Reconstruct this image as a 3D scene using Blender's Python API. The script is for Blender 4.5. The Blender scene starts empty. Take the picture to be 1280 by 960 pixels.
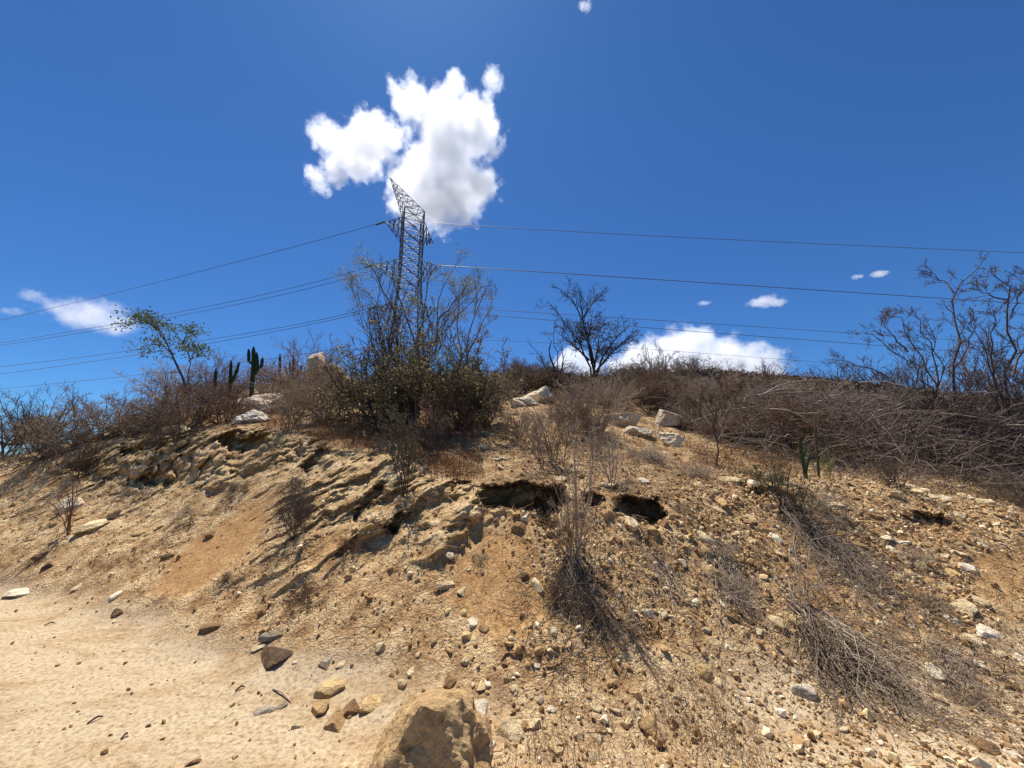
import bpy, math, random
import numpy as np
from mathutils import Vector, Matrix
from mathutils.bvhtree import BVHTree

random.seed(7)
scene = bpy.context.scene
COL = scene.collection
PITCH = math.radians(11.17); CP, SP = math.cos(PITCH), math.sin(PITCH)
F = 481.0; CAMZ = 1.6

# ------------------------------------------------------------ camera geometry
def ray(u, v):
    dx = (u-640)/F; dv = (480-v)/F
    return Vector((dx, CP-dv*SP, SP+dv*CP))
def at(u, v, Y):
    """world point seen at photo position (u, v) whose forward distance is Y"""
    r = ray(u, v)
    return Vector((r.x*Y/r.y, Y, CAMZ+r.z*Y/r.y))
def project(X, Y, Z):
    f = Y*CP+(Z-CAMZ)*SP; up = -Y*SP+(Z-CAMZ)*CP
    f = np.maximum(f, 1e-3)
    return 640+F*X/f, 480-F*up/f

# ------------------------------------------------------------ numpy noise
def _hash(ix, iy, iz, seed):
    h = (ix.astype(np.int64)*374761393 + iy.astype(np.int64)*668265263 + iz.astype(np.int64)*2147483647 + seed*1274126177) & 0xFFFFFFFF
    h = (h ^ (h >> 13))*1274126177 & 0xFFFFFFFF
    h = (h ^ (h >> 16))*2246822519 & 0xFFFFFFFF
    return ((h ^ (h >> 15)) & 0xFFFFFF)/float(0xFFFFFF)
def vnoise(x, y, z, seed=0):
    x0, y0, z0 = np.floor(x), np.floor(y), np.floor(z)
    fx, fy, fz = x-x0, y-y0, z-z0
    fx = fx*fx*(3-2*fx); fy = fy*fy*(3-2*fy); fz = fz*fz*(3-2*fz)
    out = 0
    for dx in (0, 1):
        wx = fx if dx else 1-fx
        for dy in (0, 1):
            wy = fy if dy else 1-fy
            for dz in (0, 1):
                wz = fz if dz else 1-fz
                out = out + wx*wy*wz*_hash(x0+dx, y0+dy, z0+dz, seed)
    return out*2-1
def fbm(x, y, z, octv=4, seed=0, gain=.5, lac=2.03):
    a = 1; s = 0; n = 0
    for i in range(octv):
        s = s+a*vnoise(x, y, z, seed+i*17); n += a
        x, y, z = x*lac+3.1, y*lac+1.7, z*lac+5.3; a *= gain
    return s/n
def ridged(x, y, z, octv=4, seed=0):
    a = 1; s = 0; n = 0
    for i in range(octv):
        s = s+a*(1-2*np.abs(vnoise(x, y, z, seed+i*13))); n += a
        x, y, z = x*2.07+1.3, y*2.07+4.7, z*2.07+2.9; a *= .5
    return s/n
def worley(x, y, seed=0):
    """2-D cells: F1, F2, a random number per cell"""
    x0, y0 = np.floor(x), np.floor(y)
    f1 = np.full(x.shape, 9.); f2 = np.full(x.shape, 9.); cid = np.zeros(x.shape)
    zz = np.zeros(x.shape)
    for dx in (-1, 0, 1):
        for dy in (-1, 0, 1):
            cx, cy = x0+dx, y0+dy
            px = cx+_hash(cx, cy, zz, seed); py = cy+_hash(cx, cy, zz+1, seed)
            d = np.hypot(px-x, py-y)
            n = d < f1
            f2 = np.where(n, f1, np.minimum(f2, d))
            cid = np.where(n, _hash(cx, cy, zz+2, seed), cid)
            f1 = np.where(n, d, f1)
    return f1, f2, cid
def sstep(a, b, x):
    t = np.clip((x-a)/(b-a), 0, 1); return t*t*(3-2*t)
def poly_mask(u, v, pts, soft=12):
    """soft mask of a polygon in photo coordinates (signed distance)"""
    pts = np.array(pts, float); n = len(pts)
    d = np.full(u.shape, 1e9); inside = np.zeros(u.shape, bool)
    for i in range(n):
        ax, ay = pts[i]; bx, by = pts[(i+1) % n]
        ex, ey = bx-ax, by-ay
        t = np.clip(((u-ax)*ex+(v-ay)*ey)/(ex*ex+ey*ey), 0, 1)
        d = np.minimum(d, np.hypot(u-ax-t*ex, v-ay-t*ey))
        c = ((ay > v) != (by > v)) & (u < (bx-ax)*(v-ay)/(by-ay+1e-12)+ax)
        inside ^= c
    sd = np.where(inside, d, -d)
    return sstep(-soft, soft, sd)

# ------------------------------------------------------------ node helpers
def mat(name):
    m = bpy.data.materials.new(name); m.use_nodes = True
    nt = m.node_tree; b = nt.nodes['Principled BSDF']
    b.inputs['Roughness'].default_value = .9
    b.inputs['Specular IOR Level'].default_value = .15
    return m, nt, b
def N(nt, kind, **kw):
    n = nt.nodes.new(kind)
    for k, v in kw.items():
        if k in n.inputs.keys(): n.inputs[k].default_value = v
        else: setattr(n, k, v)
    return n
def L(nt, a, b): nt.links.new(a, b)
def mixc(nt, fac, a, b, mode='MIX'):
    n = nt.nodes.new('ShaderNodeMix'); n.data_type = 'RGBA'; n.blend_type = mode
    for s, v in ((0, fac), (6, a), (7, b)):
        if hasattr(v, 'links'): nt.links.new(v, n.inputs[s])
        elif v is not None:
            n.inputs[s].default_value = v if s == 0 or len(v) == 4 else (*v, 1)
    return n.outputs[2]
def math_(nt, op, a, b=None, c=None, clamp=False):
    n = nt.nodes.new('ShaderNodeMath'); n.operation = op; n.use_clamp = clamp
    for s, v in enumerate((a, b, c)):
        if v is None: continue
        if hasattr(v, 'links'): nt.links.new(v, n.inputs[s])
        else: n.inputs[s].default_value = v
    return n.outputs[0]
def ramp(nt, fac, stops, interp='LINEAR'):
    n = nt.nodes.new('ShaderNodeValToRGB'); cr = n.color_ramp; cr.interpolation = interp
    while len(cr.elements) < len(stops): cr.elements.new(.5)
    for e, (p, c) in zip(cr.elements, stops):
        e.position = p; e.color = (*c, 1) if len(c) == 3 else c
    nt.links.new(fac, n.inputs[0]); return n.outputs[0]
def noise(nt, vec, scale, detail=4, rough=.55, dist=0.):
    n = nt.nodes.new('ShaderNodeTexNoise')
    n.inputs['Scale'].default_value = scale; n.inputs['Detail'].default_value = detail
    n.inputs['Roughness'].default_value = rough; n.inputs['Distortion'].default_value = dist
    nt.links.new(vec, n.inputs['Vector']); return n.outputs['Fac']

# ------------------------------------------------------------ object helpers
def link(o, parent=None):
    COL.objects.link(o)
    if parent is not None: o.parent = parent
    return o
def tag(o, label=None, cat=None, group=None, kind=None):
    if label: o['label'] = label
    if cat: o['category'] = cat
    if group: o['group'] = group
    if kind: o['kind'] = kind
    return o
def empty(name, loc=(0, 0, 0), rz=0, s=1):
    o = bpy.data.objects.new(name, None); o.location = loc; o.rotation_euler = (0, 0, rz); o.scale = (s,)*3
    o.empty_display_size = .1
    return link(o)
def np_mesh(name, verts, faces, mat_=None, smooth=False):
    """verts (n,3), faces (m,3|4) int arrays"""
    me = bpy.data.meshes.new(name)
    verts = np.ascontiguousarray(verts, np.float32); faces = np.ascontiguousarray(faces, np.int32)
    k = faces.shape[1]; m = len(faces)
    me.vertices.add(len(verts)); me.vertices.foreach_set('co', verts.ravel())
    me.loops.add(m*k); me.loops.foreach_set('vertex_index', faces.ravel())
    me.polygons.add(m)
    me.polygons.foreach_set('loop_start', np.arange(0, m*k, k, dtype=np.int32))
    me.polygons.foreach_set('use_smooth', np.full(m, smooth))
    me.update(calc_edges=True)
    if mat_: me.materials.append(mat_)
    return me
def mobj(name, me, parent=None):
    return link(bpy.data.objects.new(name, me), parent)

# ------------------------------------------------------------ camera, sun, sky
cam = bpy.data.cameras.new('camera'); cam.sensor_width = 36; cam.sensor_fit = 'HORIZONTAL'
cam.lens = 36*F/1280; cam.clip_start = .05; cam.clip_end = 30000
co = link(bpy.data.objects.new('camera', cam)); co.location = (0, 0, CAMZ)
co.rotation_euler = (math.pi/2+PITCH, 0, 0); scene.camera = co
EL, AZ = math.radians(65), math.radians(-21)     # AZ from +Y, negative = left
SUN = Vector((math.sin(AZ)*math.cos(EL), math.cos(AZ)*math.cos(EL), math.sin(EL)))
sl = bpy.data.lights.new('sun', 'SUN'); sl.energy = 5.0; sl.angle = math.radians(.53); sl.color = (1, .955, .88)
so = link(bpy.data.objects.new('sun', sl)); so.rotation_euler = SUN.to_track_quat('Z', 'Y').to_euler(); so.location = SUN*50
w = bpy.data.worlds.new('World'); scene.world = w; w.use_nodes = True
nt = w.node_tree; bg = nt.nodes['Background']
sky = N(nt, 'ShaderNodeTexSky', sky_type='NISHITA', sun_disc=False, sun_elevation=EL, sun_rotation=AZ,
        altitude=1700, air_density=1.05, dust_density=.7, ozone_density=3.0)
tint = mixc(nt, 1.0, sky.outputs[0], (.40, .785, 1.20), 'MULTIPLY')
L(nt, tint, bg.inputs[0]); bg.inputs[1].default_value = .064
vs = scene.view_settings; vs.view_transform = 'Standard'; vs.look = 'None'; vs.exposure = 0.58; vs.gamma = 1; vs.use_curve_mapping = False
cy = scene.cycles; cy.transparent_max_bounces = 12; cy.volume_bounces = 24; cy.max_bounces = 24; cy.glossy_bounces = 3; cy.transmission_bounces = 4
cy.diffuse_bounces = 3; cy.use_denoising = True

# ------------------------------------------------------------ terrain
PROF = {  # tan(azimuth): base distance, [(photo row, distance)...], [(distance, height)...]
 -2.2: (8.0, [(600, 12)], [(20, 0.2), (60, -4), (150, -12)]),
 -1.7: (6.5, [(640, 8), (585, 9.5)], [(14, 1.0), (25, 0), (60, -4), (150, -12)]),
 -1.3: (5.2, [(690, 5.8), (640, 6.8), (578, 8.4)], [(10, 1.6), (13, 1.3), (20, 0), (60, -4), (150, -12)]),
 -1.1: (4.9, [(705, 5.3), (660, 5.9), (620, 6.6), (557, 8.0), (548, 10)], [(14, 2.1), (20, 1.8), (30, 1), (60, -3), (150, -12)]),
 -.9: (4.12, [(730, 4.7), (650, 5.9), (612, 6.5), (547, 7.2), (532, 8.8), (522, 12)], [(18, 3.3), (30, 3), (60, 1), (150, -8)]),
 -.7: (3.45, [(760, 4.0), (690, 4.8), (620, 5.8), (585, 6.3), (535, 6.8), (522, 8), (497, 12), (480, 16)], [(25, 5.2), (50, 5), (150, 0)]),
 -.5: (2.98, [(800, 3.5), (720, 4.1), (640, 5.0), (585, 5.9), (548, 6.4), (527, 7.6), (492, 12), (474, 17)], [(30, 6.5), (60, 8), (150, 5)]),
 -.3: (2.74, [(830, 3.2), (760, 3.6), (690, 4.2), (640, 4.7), (600, 5.2), (572, 5.7), (550, 6.6), (520, 8.5), (487, 13), (472, 18)], [(32, 7), (60, 9), (150, 8)]),
 -.15: (2.6, [(850, 3.0), (760, 3.5), (700, 3.95), (640, 4.45), (602, 4.8), (577, 5.5), (545, 7), (512, 10), (484, 15), (473, 19)], [(32, 7), (60, 9), (150, 10)]),
 0: (2.54, [(850, 2.95), (760, 3.45), (700, 3.85), (655, 4.3), (608, 4.6), (590, 5.2), (552, 7), (507, 11), (477, 16)], [(25, 6.5), (60, 10), (150, 14)]),
 .15: (2.54, [(850, 2.95), (760, 3.45), (700, 3.85), (665, 4.15), (606, 4.5), (592, 5.1), (557, 7), (515, 10), (484, 15), (474, 22)], [(60, 11), (150, 22)]),
 .3: (2.56, [(850, 3.0), (760, 3.45), (710, 3.8), (672, 4.1), (620, 4.45), (605, 4.9), (572, 6.5), (532, 9.5), (492, 15), (486, 22), (477, 60)], [(150, 33)]),
 .5: (2.62, [(850, 3.05), (770, 3.55), (700, 4.1), (650, 4.6), (610, 5.2), (590, 6), (562, 8), (522, 12), (497, 18), (486, 30), (477, 70)], [(150, 34)]),
 .7: (2.6, [(850, 3.1), (780, 3.6), (700, 4.3), (640, 5.1), (600, 6.0), (577, 7.5), (547, 10), (512, 15), (496, 25), (482, 75)], [(150, 32)]),
 .9: (2.57, [(860, 3.1), (780, 3.7), (700, 4.5), (640, 5.3), (605, 6.2), (587, 7.5), (562, 9.5), (532, 13), (508, 20), (488, 90)], [(150, 29)]),
 1.1: (2.52, [(870, 3.1), (780, 3.8), (700, 4.6), (650, 5.3), (620, 6.1), (600, 7.2), (577, 9), (547, 12), (522, 16)], [(30, 4.0), (90, 15.5), (150, 24)]),
 1.3: (2.47, [(880, 3.1), (780, 3.9), (700, 4.8), (655, 5.6), (625, 6.5), (600, 8), (572, 10), (548, 13)], [(30, 3.0), (90, 14), (150, 22)]),
 1.7: (2.5, [(870, 3.4), (780, 4.2), (700, 5.2), (650, 6.2), (620, 7.5), (600, 9), (572, 12)], [(30, 3), (90, 12), (150, 18)]),
 2.2: (2.8, [(800, 4.2), (700, 5.8), (630, 8)], [(30, 3), (90, 10), (150, 14)]),
}
TA = np.linspace(-2.2, 2.2, 441); TY = np.exp(np.linspace(math.log(1.5), math.log(400), 700))
cols = []
for a, (yb, pv, pz) in PROF.items():
    ys = [0, yb*.93, yb]; zs = [0, 0, .0]
    for v, Y in pv:
        ys.append(Y); zs.append(CAMZ+Y*math.tan(PITCH+math.atan((480-v)/F)))
    for Y, z in pz: ys.append(Y); zs.append(z)
    ys.append(400); zs.append(zs[-1]*1.2)
    cols.append(np.interp(TY, ys, zs))
cols = np.array(cols)                                     # (nprof, nY)
keys = np.array(list(PROF.keys()))
T = np.stack([np.interp(TA, keys, cols[:, j]) for j in range(len(TY))], 1)
def blur(A, s, ax):
    r = int(3*s)+1; k = np.exp(-.5*(np.arange(-r, r+1)/s)**2); k /= k.sum()
    P_ = np.pad(A, [(r, r) if i == ax else (0, 0) for i in range(2)], mode='edge')
    return np.apply_along_axis(lambda c: np.convolve(c, k, 'valid'), ax, P_)
T = blur(blur(T, 6, 0), 2.2, 1)
LTY = np.log(TY)
def H(X, Y):
    X = np.asarray(X, float); Y = np.asarray(Y, float)
    Yc = np.maximum(Y, 1.5)
    a = np.clip(X/Yc, -2.2, 2.2)
    fi = (a+2.2)/4.4*440; i = np.clip(np.floor(fi).astype(int), 0, 439); fi = fi-i
    ly = (np.log(np.minimum(Yc, 399))-LTY[0])/(LTY[1]-LTY[0]); j = np.clip(np.floor(ly).astype(int), 0, 698); fj = np.clip(ly-j, 0, 1)
    return (T[i, j]*(1-fi)*(1-fj)+T[i+1, j]*fi*(1-fj)+T[i, j+1]*(1-fi)*fj+T[i+1, j+1]*fi*fj)

# grid: fan with its apex 3 m behind the camera, fine where the camera looks, reaching the horizon
bs = np.concatenate([np.linspace(-6, -1.5, 30)[:-1], np.linspace(-1.5, 1.5, 1250), np.linspace(1.5, 6, 30)[1:]])
ys = [-2.6, -1.5, -.5, .2]; y = .8
while y < 6000:
    ys.append(y); y += max(.0055, y*(.0026 if y < 8 else .005 if y < 16 else .02 if y < 200 else .12)) if y > 1.8 else .05
ys = np.array(ys)
B, YY = np.meshgrid(bs, ys); XX = B*(YY+3.0)
ZZ = H(XX, YY)
U, V = project(XX, YY, ZZ)
near = sstep(40, 14, YY)
# ---- zones in photo coordinates
slope = sstep(.03, .35, ZZ)*near
lipv = np.interp(U, [-100, 0, 100, 200, 300, 400, 480, 560, 640, 720, 830, 900, 1000, 1100, 1280, 1400], [580, 575, 555, 545, 532, 545, 565, 592, 606, 606, 624, 610, 598, 602, 640, 650])
below = sstep(-4, 10, V-lipv)
m_sand = poly_mask(U, V, [(185, 742), (240, 742), (300, 700), (335, 655), (345, 615), (300, 640), (240, 675)], 12)
m_sand = np.maximum(m_sand, poly_mask(U, V, [(575, 650), (660, 660), (680, 700), (690, 770), (650, 800), (590, 790), (560, 730)], 18)*.85)
m_sand = np.maximum(m_sand, poly_mask(U, V, [(960, 640), (1010, 690), (1060, 750), (1080, 790), (1020, 775), (965, 700), (945, 650)], 12)*.9)
m_sand = np.maximum(m_sand, poly_mask(U, V, [(1195, 690), (1300, 690), (1300, 760), (1240, 745)], 14)*.8)
m_sand = np.maximum(m_sand, poly_mask(U, V, [(378, 705), (400, 720), (440, 670), (450, 650), (400, 665)], 10)*.8)
m_out = poly_mask(U, V, [(60, 560), (150, 548), (240, 532), (330, 532), (400, 545), (420, 560), (400, 575), (330, 595), (260, 615), (200, 618), (150, 605), (90, 590)], 12)
m_str = poly_mask(U, V, [(400, 560), (480, 560), (560, 592), (640, 600), (620, 650), (560, 680), (500, 680), (430, 660), (370, 690), (330, 690), (340, 640), (380, 600)], 16)
m_left = poly_mask(U, V, [(-200, 590), (0, 580), (90, 585), (200, 620), (290, 640), (230, 680), (100, 690), (-200, 660)], 18)
m_rub = poly_mask(U, V, [(840, 600), (950, 590), (1100, 590), (1300, 640), (1900, 640), (1900, 720), (1300, 700), (1200, 690), (1260, 860), (1180, 800), (1060, 720), (960, 720), (880, 700), (840, 640)], 18)
m_plat = (1-below)*slope
road = (1-sstep(.0, .20, ZZ+.12*fbm(XX*1.3, YY*1.3, 0*XX, 3, 5)))*(1-.62*sstep(-.9, .5, XX)*sstep(.2, .6, .5+fbm(XX*1.1+5, YY*1.1, 0*XX, 4, 6)))
gen = slope*(1-m_sand)
# ---- displacement along up / towards the camera
D = 0.010*fbm(XX*2.2, YY*2.2, ZZ*2.2, 4, 1)*near
smo = sstep(700, 560, U+60*vnoise(XX*2, YY*2, ZZ*2, 8))
D += gen*(.055*fbm(XX*1.6, YY*1.6, ZZ*1.6, 5, 2)+(.030-.016*smo)*fbm(XX*7, YY*7, ZZ*7, 4, 3, .6))
D += slope*.010*fbm(XX*22, YY*22, ZZ*22, 3, 4)*(1-.6*m_sand)
# gullies run down the bank, leaning like the photo's (down-left on the left, down-right on the right)
gx = XX+.35*YY*np.where(XX > 1, -.6, .5)
D += gen*below*.05*ridged(gx*2.4, ZZ*.7+YY*.2, 0*XX+2, 4, 9)
# blocky outcrop
wx_ = 1.1*fbm(XX*1.7, YY*1.7, ZZ*1.7, 4, 20); wy_ = 1.2*fbm(XX*1.7, YY*1.7, ZZ*1.7, 4, 21)
f1, f2, cid = worley((XX+.3*ZZ)*2.6+wx_, (ZZ*1.0+.25*YY)*4.6+wy_, 3)
g1, g2, gid = worley(XX*7.0+2*wx_, (ZZ+.25*YY)*11+2*wy_, 5)
crk = sstep(.0, .30, f2-f1); crk2 = sstep(0, .35, g2-g1); pm = sstep(-.45, .2, fbm(XX*1.1+9, YY*1.1, ZZ*2, 3, 23)); qm = sstep(-.2, .3, fbm(XX*2.1+3, YY*2.1, ZZ*3, 3, 24))
rib = poly_mask(U, V, [(330, 610), (420, 556), (500, 575), (640, 610), (640, 650), (560, 700), (450, 730), (330, 740), (270, 720), (300, 670)], 26)*slope*below
rk = np.clip(m_out*1.0+m_left*.25+m_str*.2, 0, 1)*slope
BACK = rk*(pm*(.09*(1-crk)+.20*(cid-.5))+qm*(.04*(1-crk2)+.09*(gid-.5))+.26*fbm(XX*3.1, YY*3.1, ZZ*5, 5, 25, .62))
# slanting strata
swp = .28*fbm(XX*1.3+7, YY*1.3, ZZ*1.3, 4, 70, .6)
sdir = XX*.75-(ZZ*1.0+YY*.25)*.85+swp
sacr = XX*.75+(ZZ*1.0+YY*.25)*.85
st = ridged(sdir*3.4, sacr*1.1, 0*XX, 4, 31)*(.35+.65*sstep(-.3, .3, fbm(XX*1.7, YY*1.7+3, ZZ*2, 3, 71)))
BACK += m_str*slope*(-.15*st+.08*fbm(sdir*7, sacr*2.6, 0*XX, 5, 33, .62)+.16*fbm(XX*3.5, YY*3.5, ZZ*4.5, 6, 34, .62)+.05*(gid-.5)*qm)
rw = .35*fbm(XX*.9+2, YY*.9, ZZ*.9, 3, 72)
BACK += -.21*rib*(ridged(sdir*1.6+1.5*rw, sacr*.5, 0*XX+1, 3, 73)-.1)*(1-.5*m_sand)-.09*rib*ridged(sdir*3.6+rw, sacr*.8, 0*XX+1, 3, 74)
BACK += m_left*slope*(.09*fbm(XX*3, YY*3, ZZ*5, 5, 36, .6)+.05*ridged(sdir*3.6, sacr*1.0, 0*XX+4, 4, 35))
D += m_rub*slope*.05*fbm(XX*4.5, YY*4.5, ZZ*4.5, 4, 41, .65)
D += m_plat*(.05*fbm(XX*3, YY*3, ZZ*3, 4, 44))
far = sstep(14, 40, YY)
D += far*np.minimum(YY, 400)*.012*fbm(XX*.12, YY*.12, 0*XX, 5, 50)*sstep(-.2, .3, XX/np.maximum(YY, 1))
ZD = ZZ+D
# ---- hollows under the lip (photo polygon, depth of the hollow)
HOL = [([(597, 618), (606, 607), (640, 601), (668, 604), (690, 606), (706, 616), (704, 632), (690, 644), (676, 648), (655, 644), (632, 634), (608, 632)], .68, 5),
       ([(664, 622), (684, 608), (702, 612), (702, 628), (690, 645), (684, 664), (674, 664), (668, 645)], .8, 4),
       ([(764, 634), (774, 620), (800, 617), (824, 626), (832, 640), (826, 654), (812, 664), (804, 655), (794, 650), (776, 648)], .65, 5), ([(726, 620), (742, 614), (758, 622), (752, 634), (734, 630)], .22, 4),
       ([(1128, 645), (1150, 640), (1180, 650), (1186, 660), (1165, 664), (1140, 660)], .35, 5),
       ([(270, 552), (290, 545), (328, 545), (340, 555), (318, 562), (285, 562)], .5, 4),
       ([(484, 660), (496, 645), (512, 640), (508, 655), (492, 675), (482, 672)], .3, 4),
       ([(440, 645), (455, 622), (478, 606), (482, 612), (462, 634), (446, 650)], .22, 4),
       ([(378, 585), (392, 568), (408, 566), (398, 580), (384, 592)], .28, 4),
       ([(415, 700), (430, 684), (446, 670), (446, 678), (430, 694)], .12, 4),
       ([(560, 606), (575, 598), (585, 604), (572, 614)], .2, 4),
       ([(930, 612), (960, 612), (1000, 620), (985, 628), (945, 622)], .3, 4),
       ([(150, 560), (200, 552), (215, 558), (180, 568), (155, 570)], .35, 4),
       ([(170, 600), (200, 590), (215, 600), (190, 612)], .25, 5),
       ([(85, 585), (120, 575), (132, 600), (110, 606)], .3, 7)]
HB = np.zeros_like(XX); un = U+13*fbm(XX*9, YY*9, ZZ*9, 4, 60, .65); vn = V+10*fbm(XX*8, YY*8, ZZ*8, 4, 61, .65)
sel = (YY > 3) & (YY < 10)
for pts, dep, soft in HOL:
    HB[sel] = np.maximum(HB[sel], dep*poly_mask(un[sel], vn[sel], pts, soft*.6))
HB *= 1+.5*fbm(XX*6, YY*6, ZZ*6, 3, 62)
BACK += HB
# push away from the camera along the ground plane
rr = np.hypot(XX, YY)+1e-6
XD = XX+BACK*XX/rr; YD = YY+BACK*YY/rr
# pushed points keep their sight line
ZD = ZD+HB*(ZZ-CAMZ)/rr
nr, nc = XX.shape
idx = np.arange(nr*nc).reshape(nr, nc)
quads = np.stack([idx[:-1, :-1], idx[:-1, 1:], idx[1:, 1:], idx[1:, :-1]], -1).reshape(-1, 4)
gme = np_mesh('ground', np.stack([XD, YD, ZD], -1).reshape(-1, 3), quads, None, True)
att = gme.color_attributes.new('soil', 'FLOAT_COLOR', 'POINT')
soil = np.stack([road, m_sand, np.clip(m_out+m_str*.8+m_left*.6+rib*.5, 0, 1), m_plat+far], -1).astype(np.float32)
att.data.foreach_set('color', soil.reshape(-1))
ground = mobj('ground', gme); tag(ground, kind='structure')
bpy.context.view_layer.update()
BVH = BVHTree.FromObject(ground, bpy.context.evaluated_depsgraph_get())
def hit(u, v):
    r = ray(u, v).normalized()
    p, n, i, d = BVH.ray_cast(Vector((0, 0, CAMZ)), r, 400)
    return (p, n) if p is not None else (None, None)
def drop(X, Y):
    p, n, i, d = BVH.ray_cast(Vector((X, Y, 60)), Vector((0, 0, -1)), 200)
    return p if p is not None else Vector((X, Y, float(H(X, Y))))

# ground material: pale road dust, tan bank, brown fresh earth, grey-cream rock
m, nt, b = mat('earth'); MAT_EARTH = m
tc = N(nt, 'ShaderNodeNewGeometry').outputs['Position']
at_ = N(nt, 'ShaderNodeAttribute', attribute_name='soil'); sp = N(nt, 'ShaderNodeSeparateColor'); L(nt, at_.outputs['Color'], sp.inputs[0])
mp = N(nt, 'ShaderNodeMapping'); L(nt, tc, mp.inputs[0]); mp.inputs['Scale'].default_value = (1.0, 2.6, 1); mp.inputs['Rotation'].default_value = (0, 0, .35)
nA = noise(nt, mp.outputs[0], 1.1, 7, .68, .6); nB = noise(nt, tc, 5, 6, .65); nC = noise(nt, tc, 34, 5, .7); nD = noise(nt, tc, 150, 3, .6)
bank = ramp(nt, nB, [(.32, (.26, .132, .052)), (.47, (.52, .32, .15)), (.62, (.73, .52, .28))])
roadc = ramp(nt, nA, [(.34, (.31, .20, .105)), (.45, (.42, .305, .18)), (.55, (.48, .37, .235)), (.7, (.39, .275, .16))])
sand = ramp(nt, nB, [(.3, (.35, .185, .07)), (.65, (.47, .275, .115))])
rock = ramp(nt, nB, [(.3, (.33, .185, .075)), (.48, (.60, .395, .19)), (.64, (.82, .62, .36))])
plat = ramp(nt, nB, [(.3, (.27, .14, .06)), (.5, (.48, .30, .145)), (.66, (.66, .49, .28))])
c = mixc(nt, sp.outputs[2], bank, rock)
c = mixc(nt, at_.outputs['Alpha'], c, plat)
farc = ramp(nt, noise(nt, tc, .35, 6, .7), [(.3, (.055, .035, .022)), (.5, (.10, .065, .04)), (.7, (.17, .115, .07))])
spx = N(nt, 'ShaderNodeSeparateXYZ'); L(nt, tc, spx.inputs[0])
mr = N(nt, 'ShaderNodeMapRange'); L(nt, spx.outputs['Y'], mr.inputs[0]); mr.inputs[1].default_value = 11; mr.inputs[2].default_value = 20
c = mixc(nt, mr.outputs[0], c, farc)
c = mixc(nt, sp.outputs[1], c, sand)
c = mixc(nt, sp.outputs[0], c, roadc)
spk = ramp(nt, nC, [(.34, (.55, .50, .46)), (.5, (1, 1, 1)), (.66, (1.25, 1.24, 1.2))])
c = mixc(nt, 1.0, c, spk, 'MULTIPLY')
spk2 = ramp(nt, nD, [(.3, (.72, .70, .67)), (.5, (1, 1, 1)), (.7, (1.15, 1.15, 1.12))])
c = mixc(nt, .8, c, spk2, 'MULTIPLY')
L(nt, c, b.inputs['Base Color'])
vo = N(nt, 'ShaderNodeTexVoronoi', Scale=55.0); L(nt, tc, vo.inputs['Vector'])
vo2 = N(nt, 'ShaderNodeTexVoronoi', Scale=17.0); L(nt, tc, vo2.inputs['Vector'])
h1 = math_(nt, 'MULTIPLY', nC, .034); h2 = math_(nt, 'MULTIPLY', vo.outputs['Distance'], -.012)
h2b = math_(nt, 'MULTIPLY', nB, .07); h3 = math_(nt, 'MULTIPLY', nD, .008)
hs = math_(nt, 'ADD', math_(nt, 'ADD', h1, h2), math_(nt, 'ADD', h2b, h3))
soft_ = math_(nt, 'SUBTRACT', 1.0, math_(nt, 'MULTIPLY', math_(nt, 'MAXIMUM', math_(nt, 'MULTIPLY', sp.outputs[0], 1.22), sp.outputs[1]), .76))
nR = noise(nt, tc, 260, 3, .7)
hs2 = math_(nt, 'MULTIPLY', nR, .004)
bp = N(nt, 'ShaderNodeBump', Strength=1.0, Distance=1.0); L(nt, math_(nt, 'ADD', math_(nt, 'MULTIPLY', hs, soft_), hs2), bp.inputs['Height'])
L(nt, bp.outputs[0], b.inputs['Normal'])
gme.materials.append(m)

# ============================================================ materials of things
def tinted(name, c1, c2, scale=12, bump=.01, bscale=60, rough=.9, spec=.15):
    """colour varied by noise, multiplied by the object's own colour"""
    m, nt, b = mat(name)
    oi = N(nt, 'ShaderNodeObjectInfo'); tc = N(nt, 'ShaderNodeTexCoord').outputs['Object']
    n1 = noise(nt, tc, scale, 5, .6)
    c = ramp(nt, n1, [(.32, c1), (.66, c2)])
    c = mixc(nt, 1.0, c, oi.outputs['Color'], 'MULTIPLY')
    L(nt, c, b.inputs['Base Color']); b.inputs['Roughness'].default_value = rough
    b.inputs['Specular IOR Level'].default_value = spec
    if bump:
        bp = N(nt, 'ShaderNodeBump', Strength=1.0, Distance=bump); L(nt, noise(nt, tc, bscale, 4, .65), bp.inputs['Height'])
        L(nt, bp.outputs[0], b.inputs['Normal'])
    return m
def rockmat():
    m, nt, b = mat('rock'); oi = N(nt, 'ShaderNodeObjectInfo'); tc = N(nt, 'ShaderNodeNewGeometry').outputs['Position']
    c = ramp(nt, noise(nt, tc, 9, 7, .65), [(.3, (.62, .53, .42)), (.47, (.95, .9, .82)), (.66, (1.14, 1.1, 1.02))])
    c = mixc(nt, 1.0, c, oi.outputs['Color'], 'MULTIPLY')
    c = mixc(nt, ramp(nt, noise(nt, tc, 4.5, 6, .7, .4), [(.48, (0, 0, 0)), (.62, (.55, .55, .55))]), c, (.46, .29, .13))
    sp_ = ramp(nt, noise(nt, tc, 120, 4, .7), [(.32, (.66, .62, .56)), (.5, (1, 1, 1)), (.7, (1.14, 1.13, 1.1))])
    c = mixc(nt, .85, c, sp_, 'MULTIPLY'); L(nt, c, b.inputs['Base Color'])
    h = math_(nt, 'ADD', math_(nt, 'MULTIPLY', noise(nt, tc, 16, 7, .7, .5), .05), math_(nt, 'MULTIPLY', noise(nt, tc, 130, 4, .7), .006))
    bp = N(nt, 'ShaderNodeBump', Strength=1.0, Distance=1.0); L(nt, h, bp.inputs['Height']); L(nt, bp.outputs[0], b.inputs['Normal'])
    return m
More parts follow.
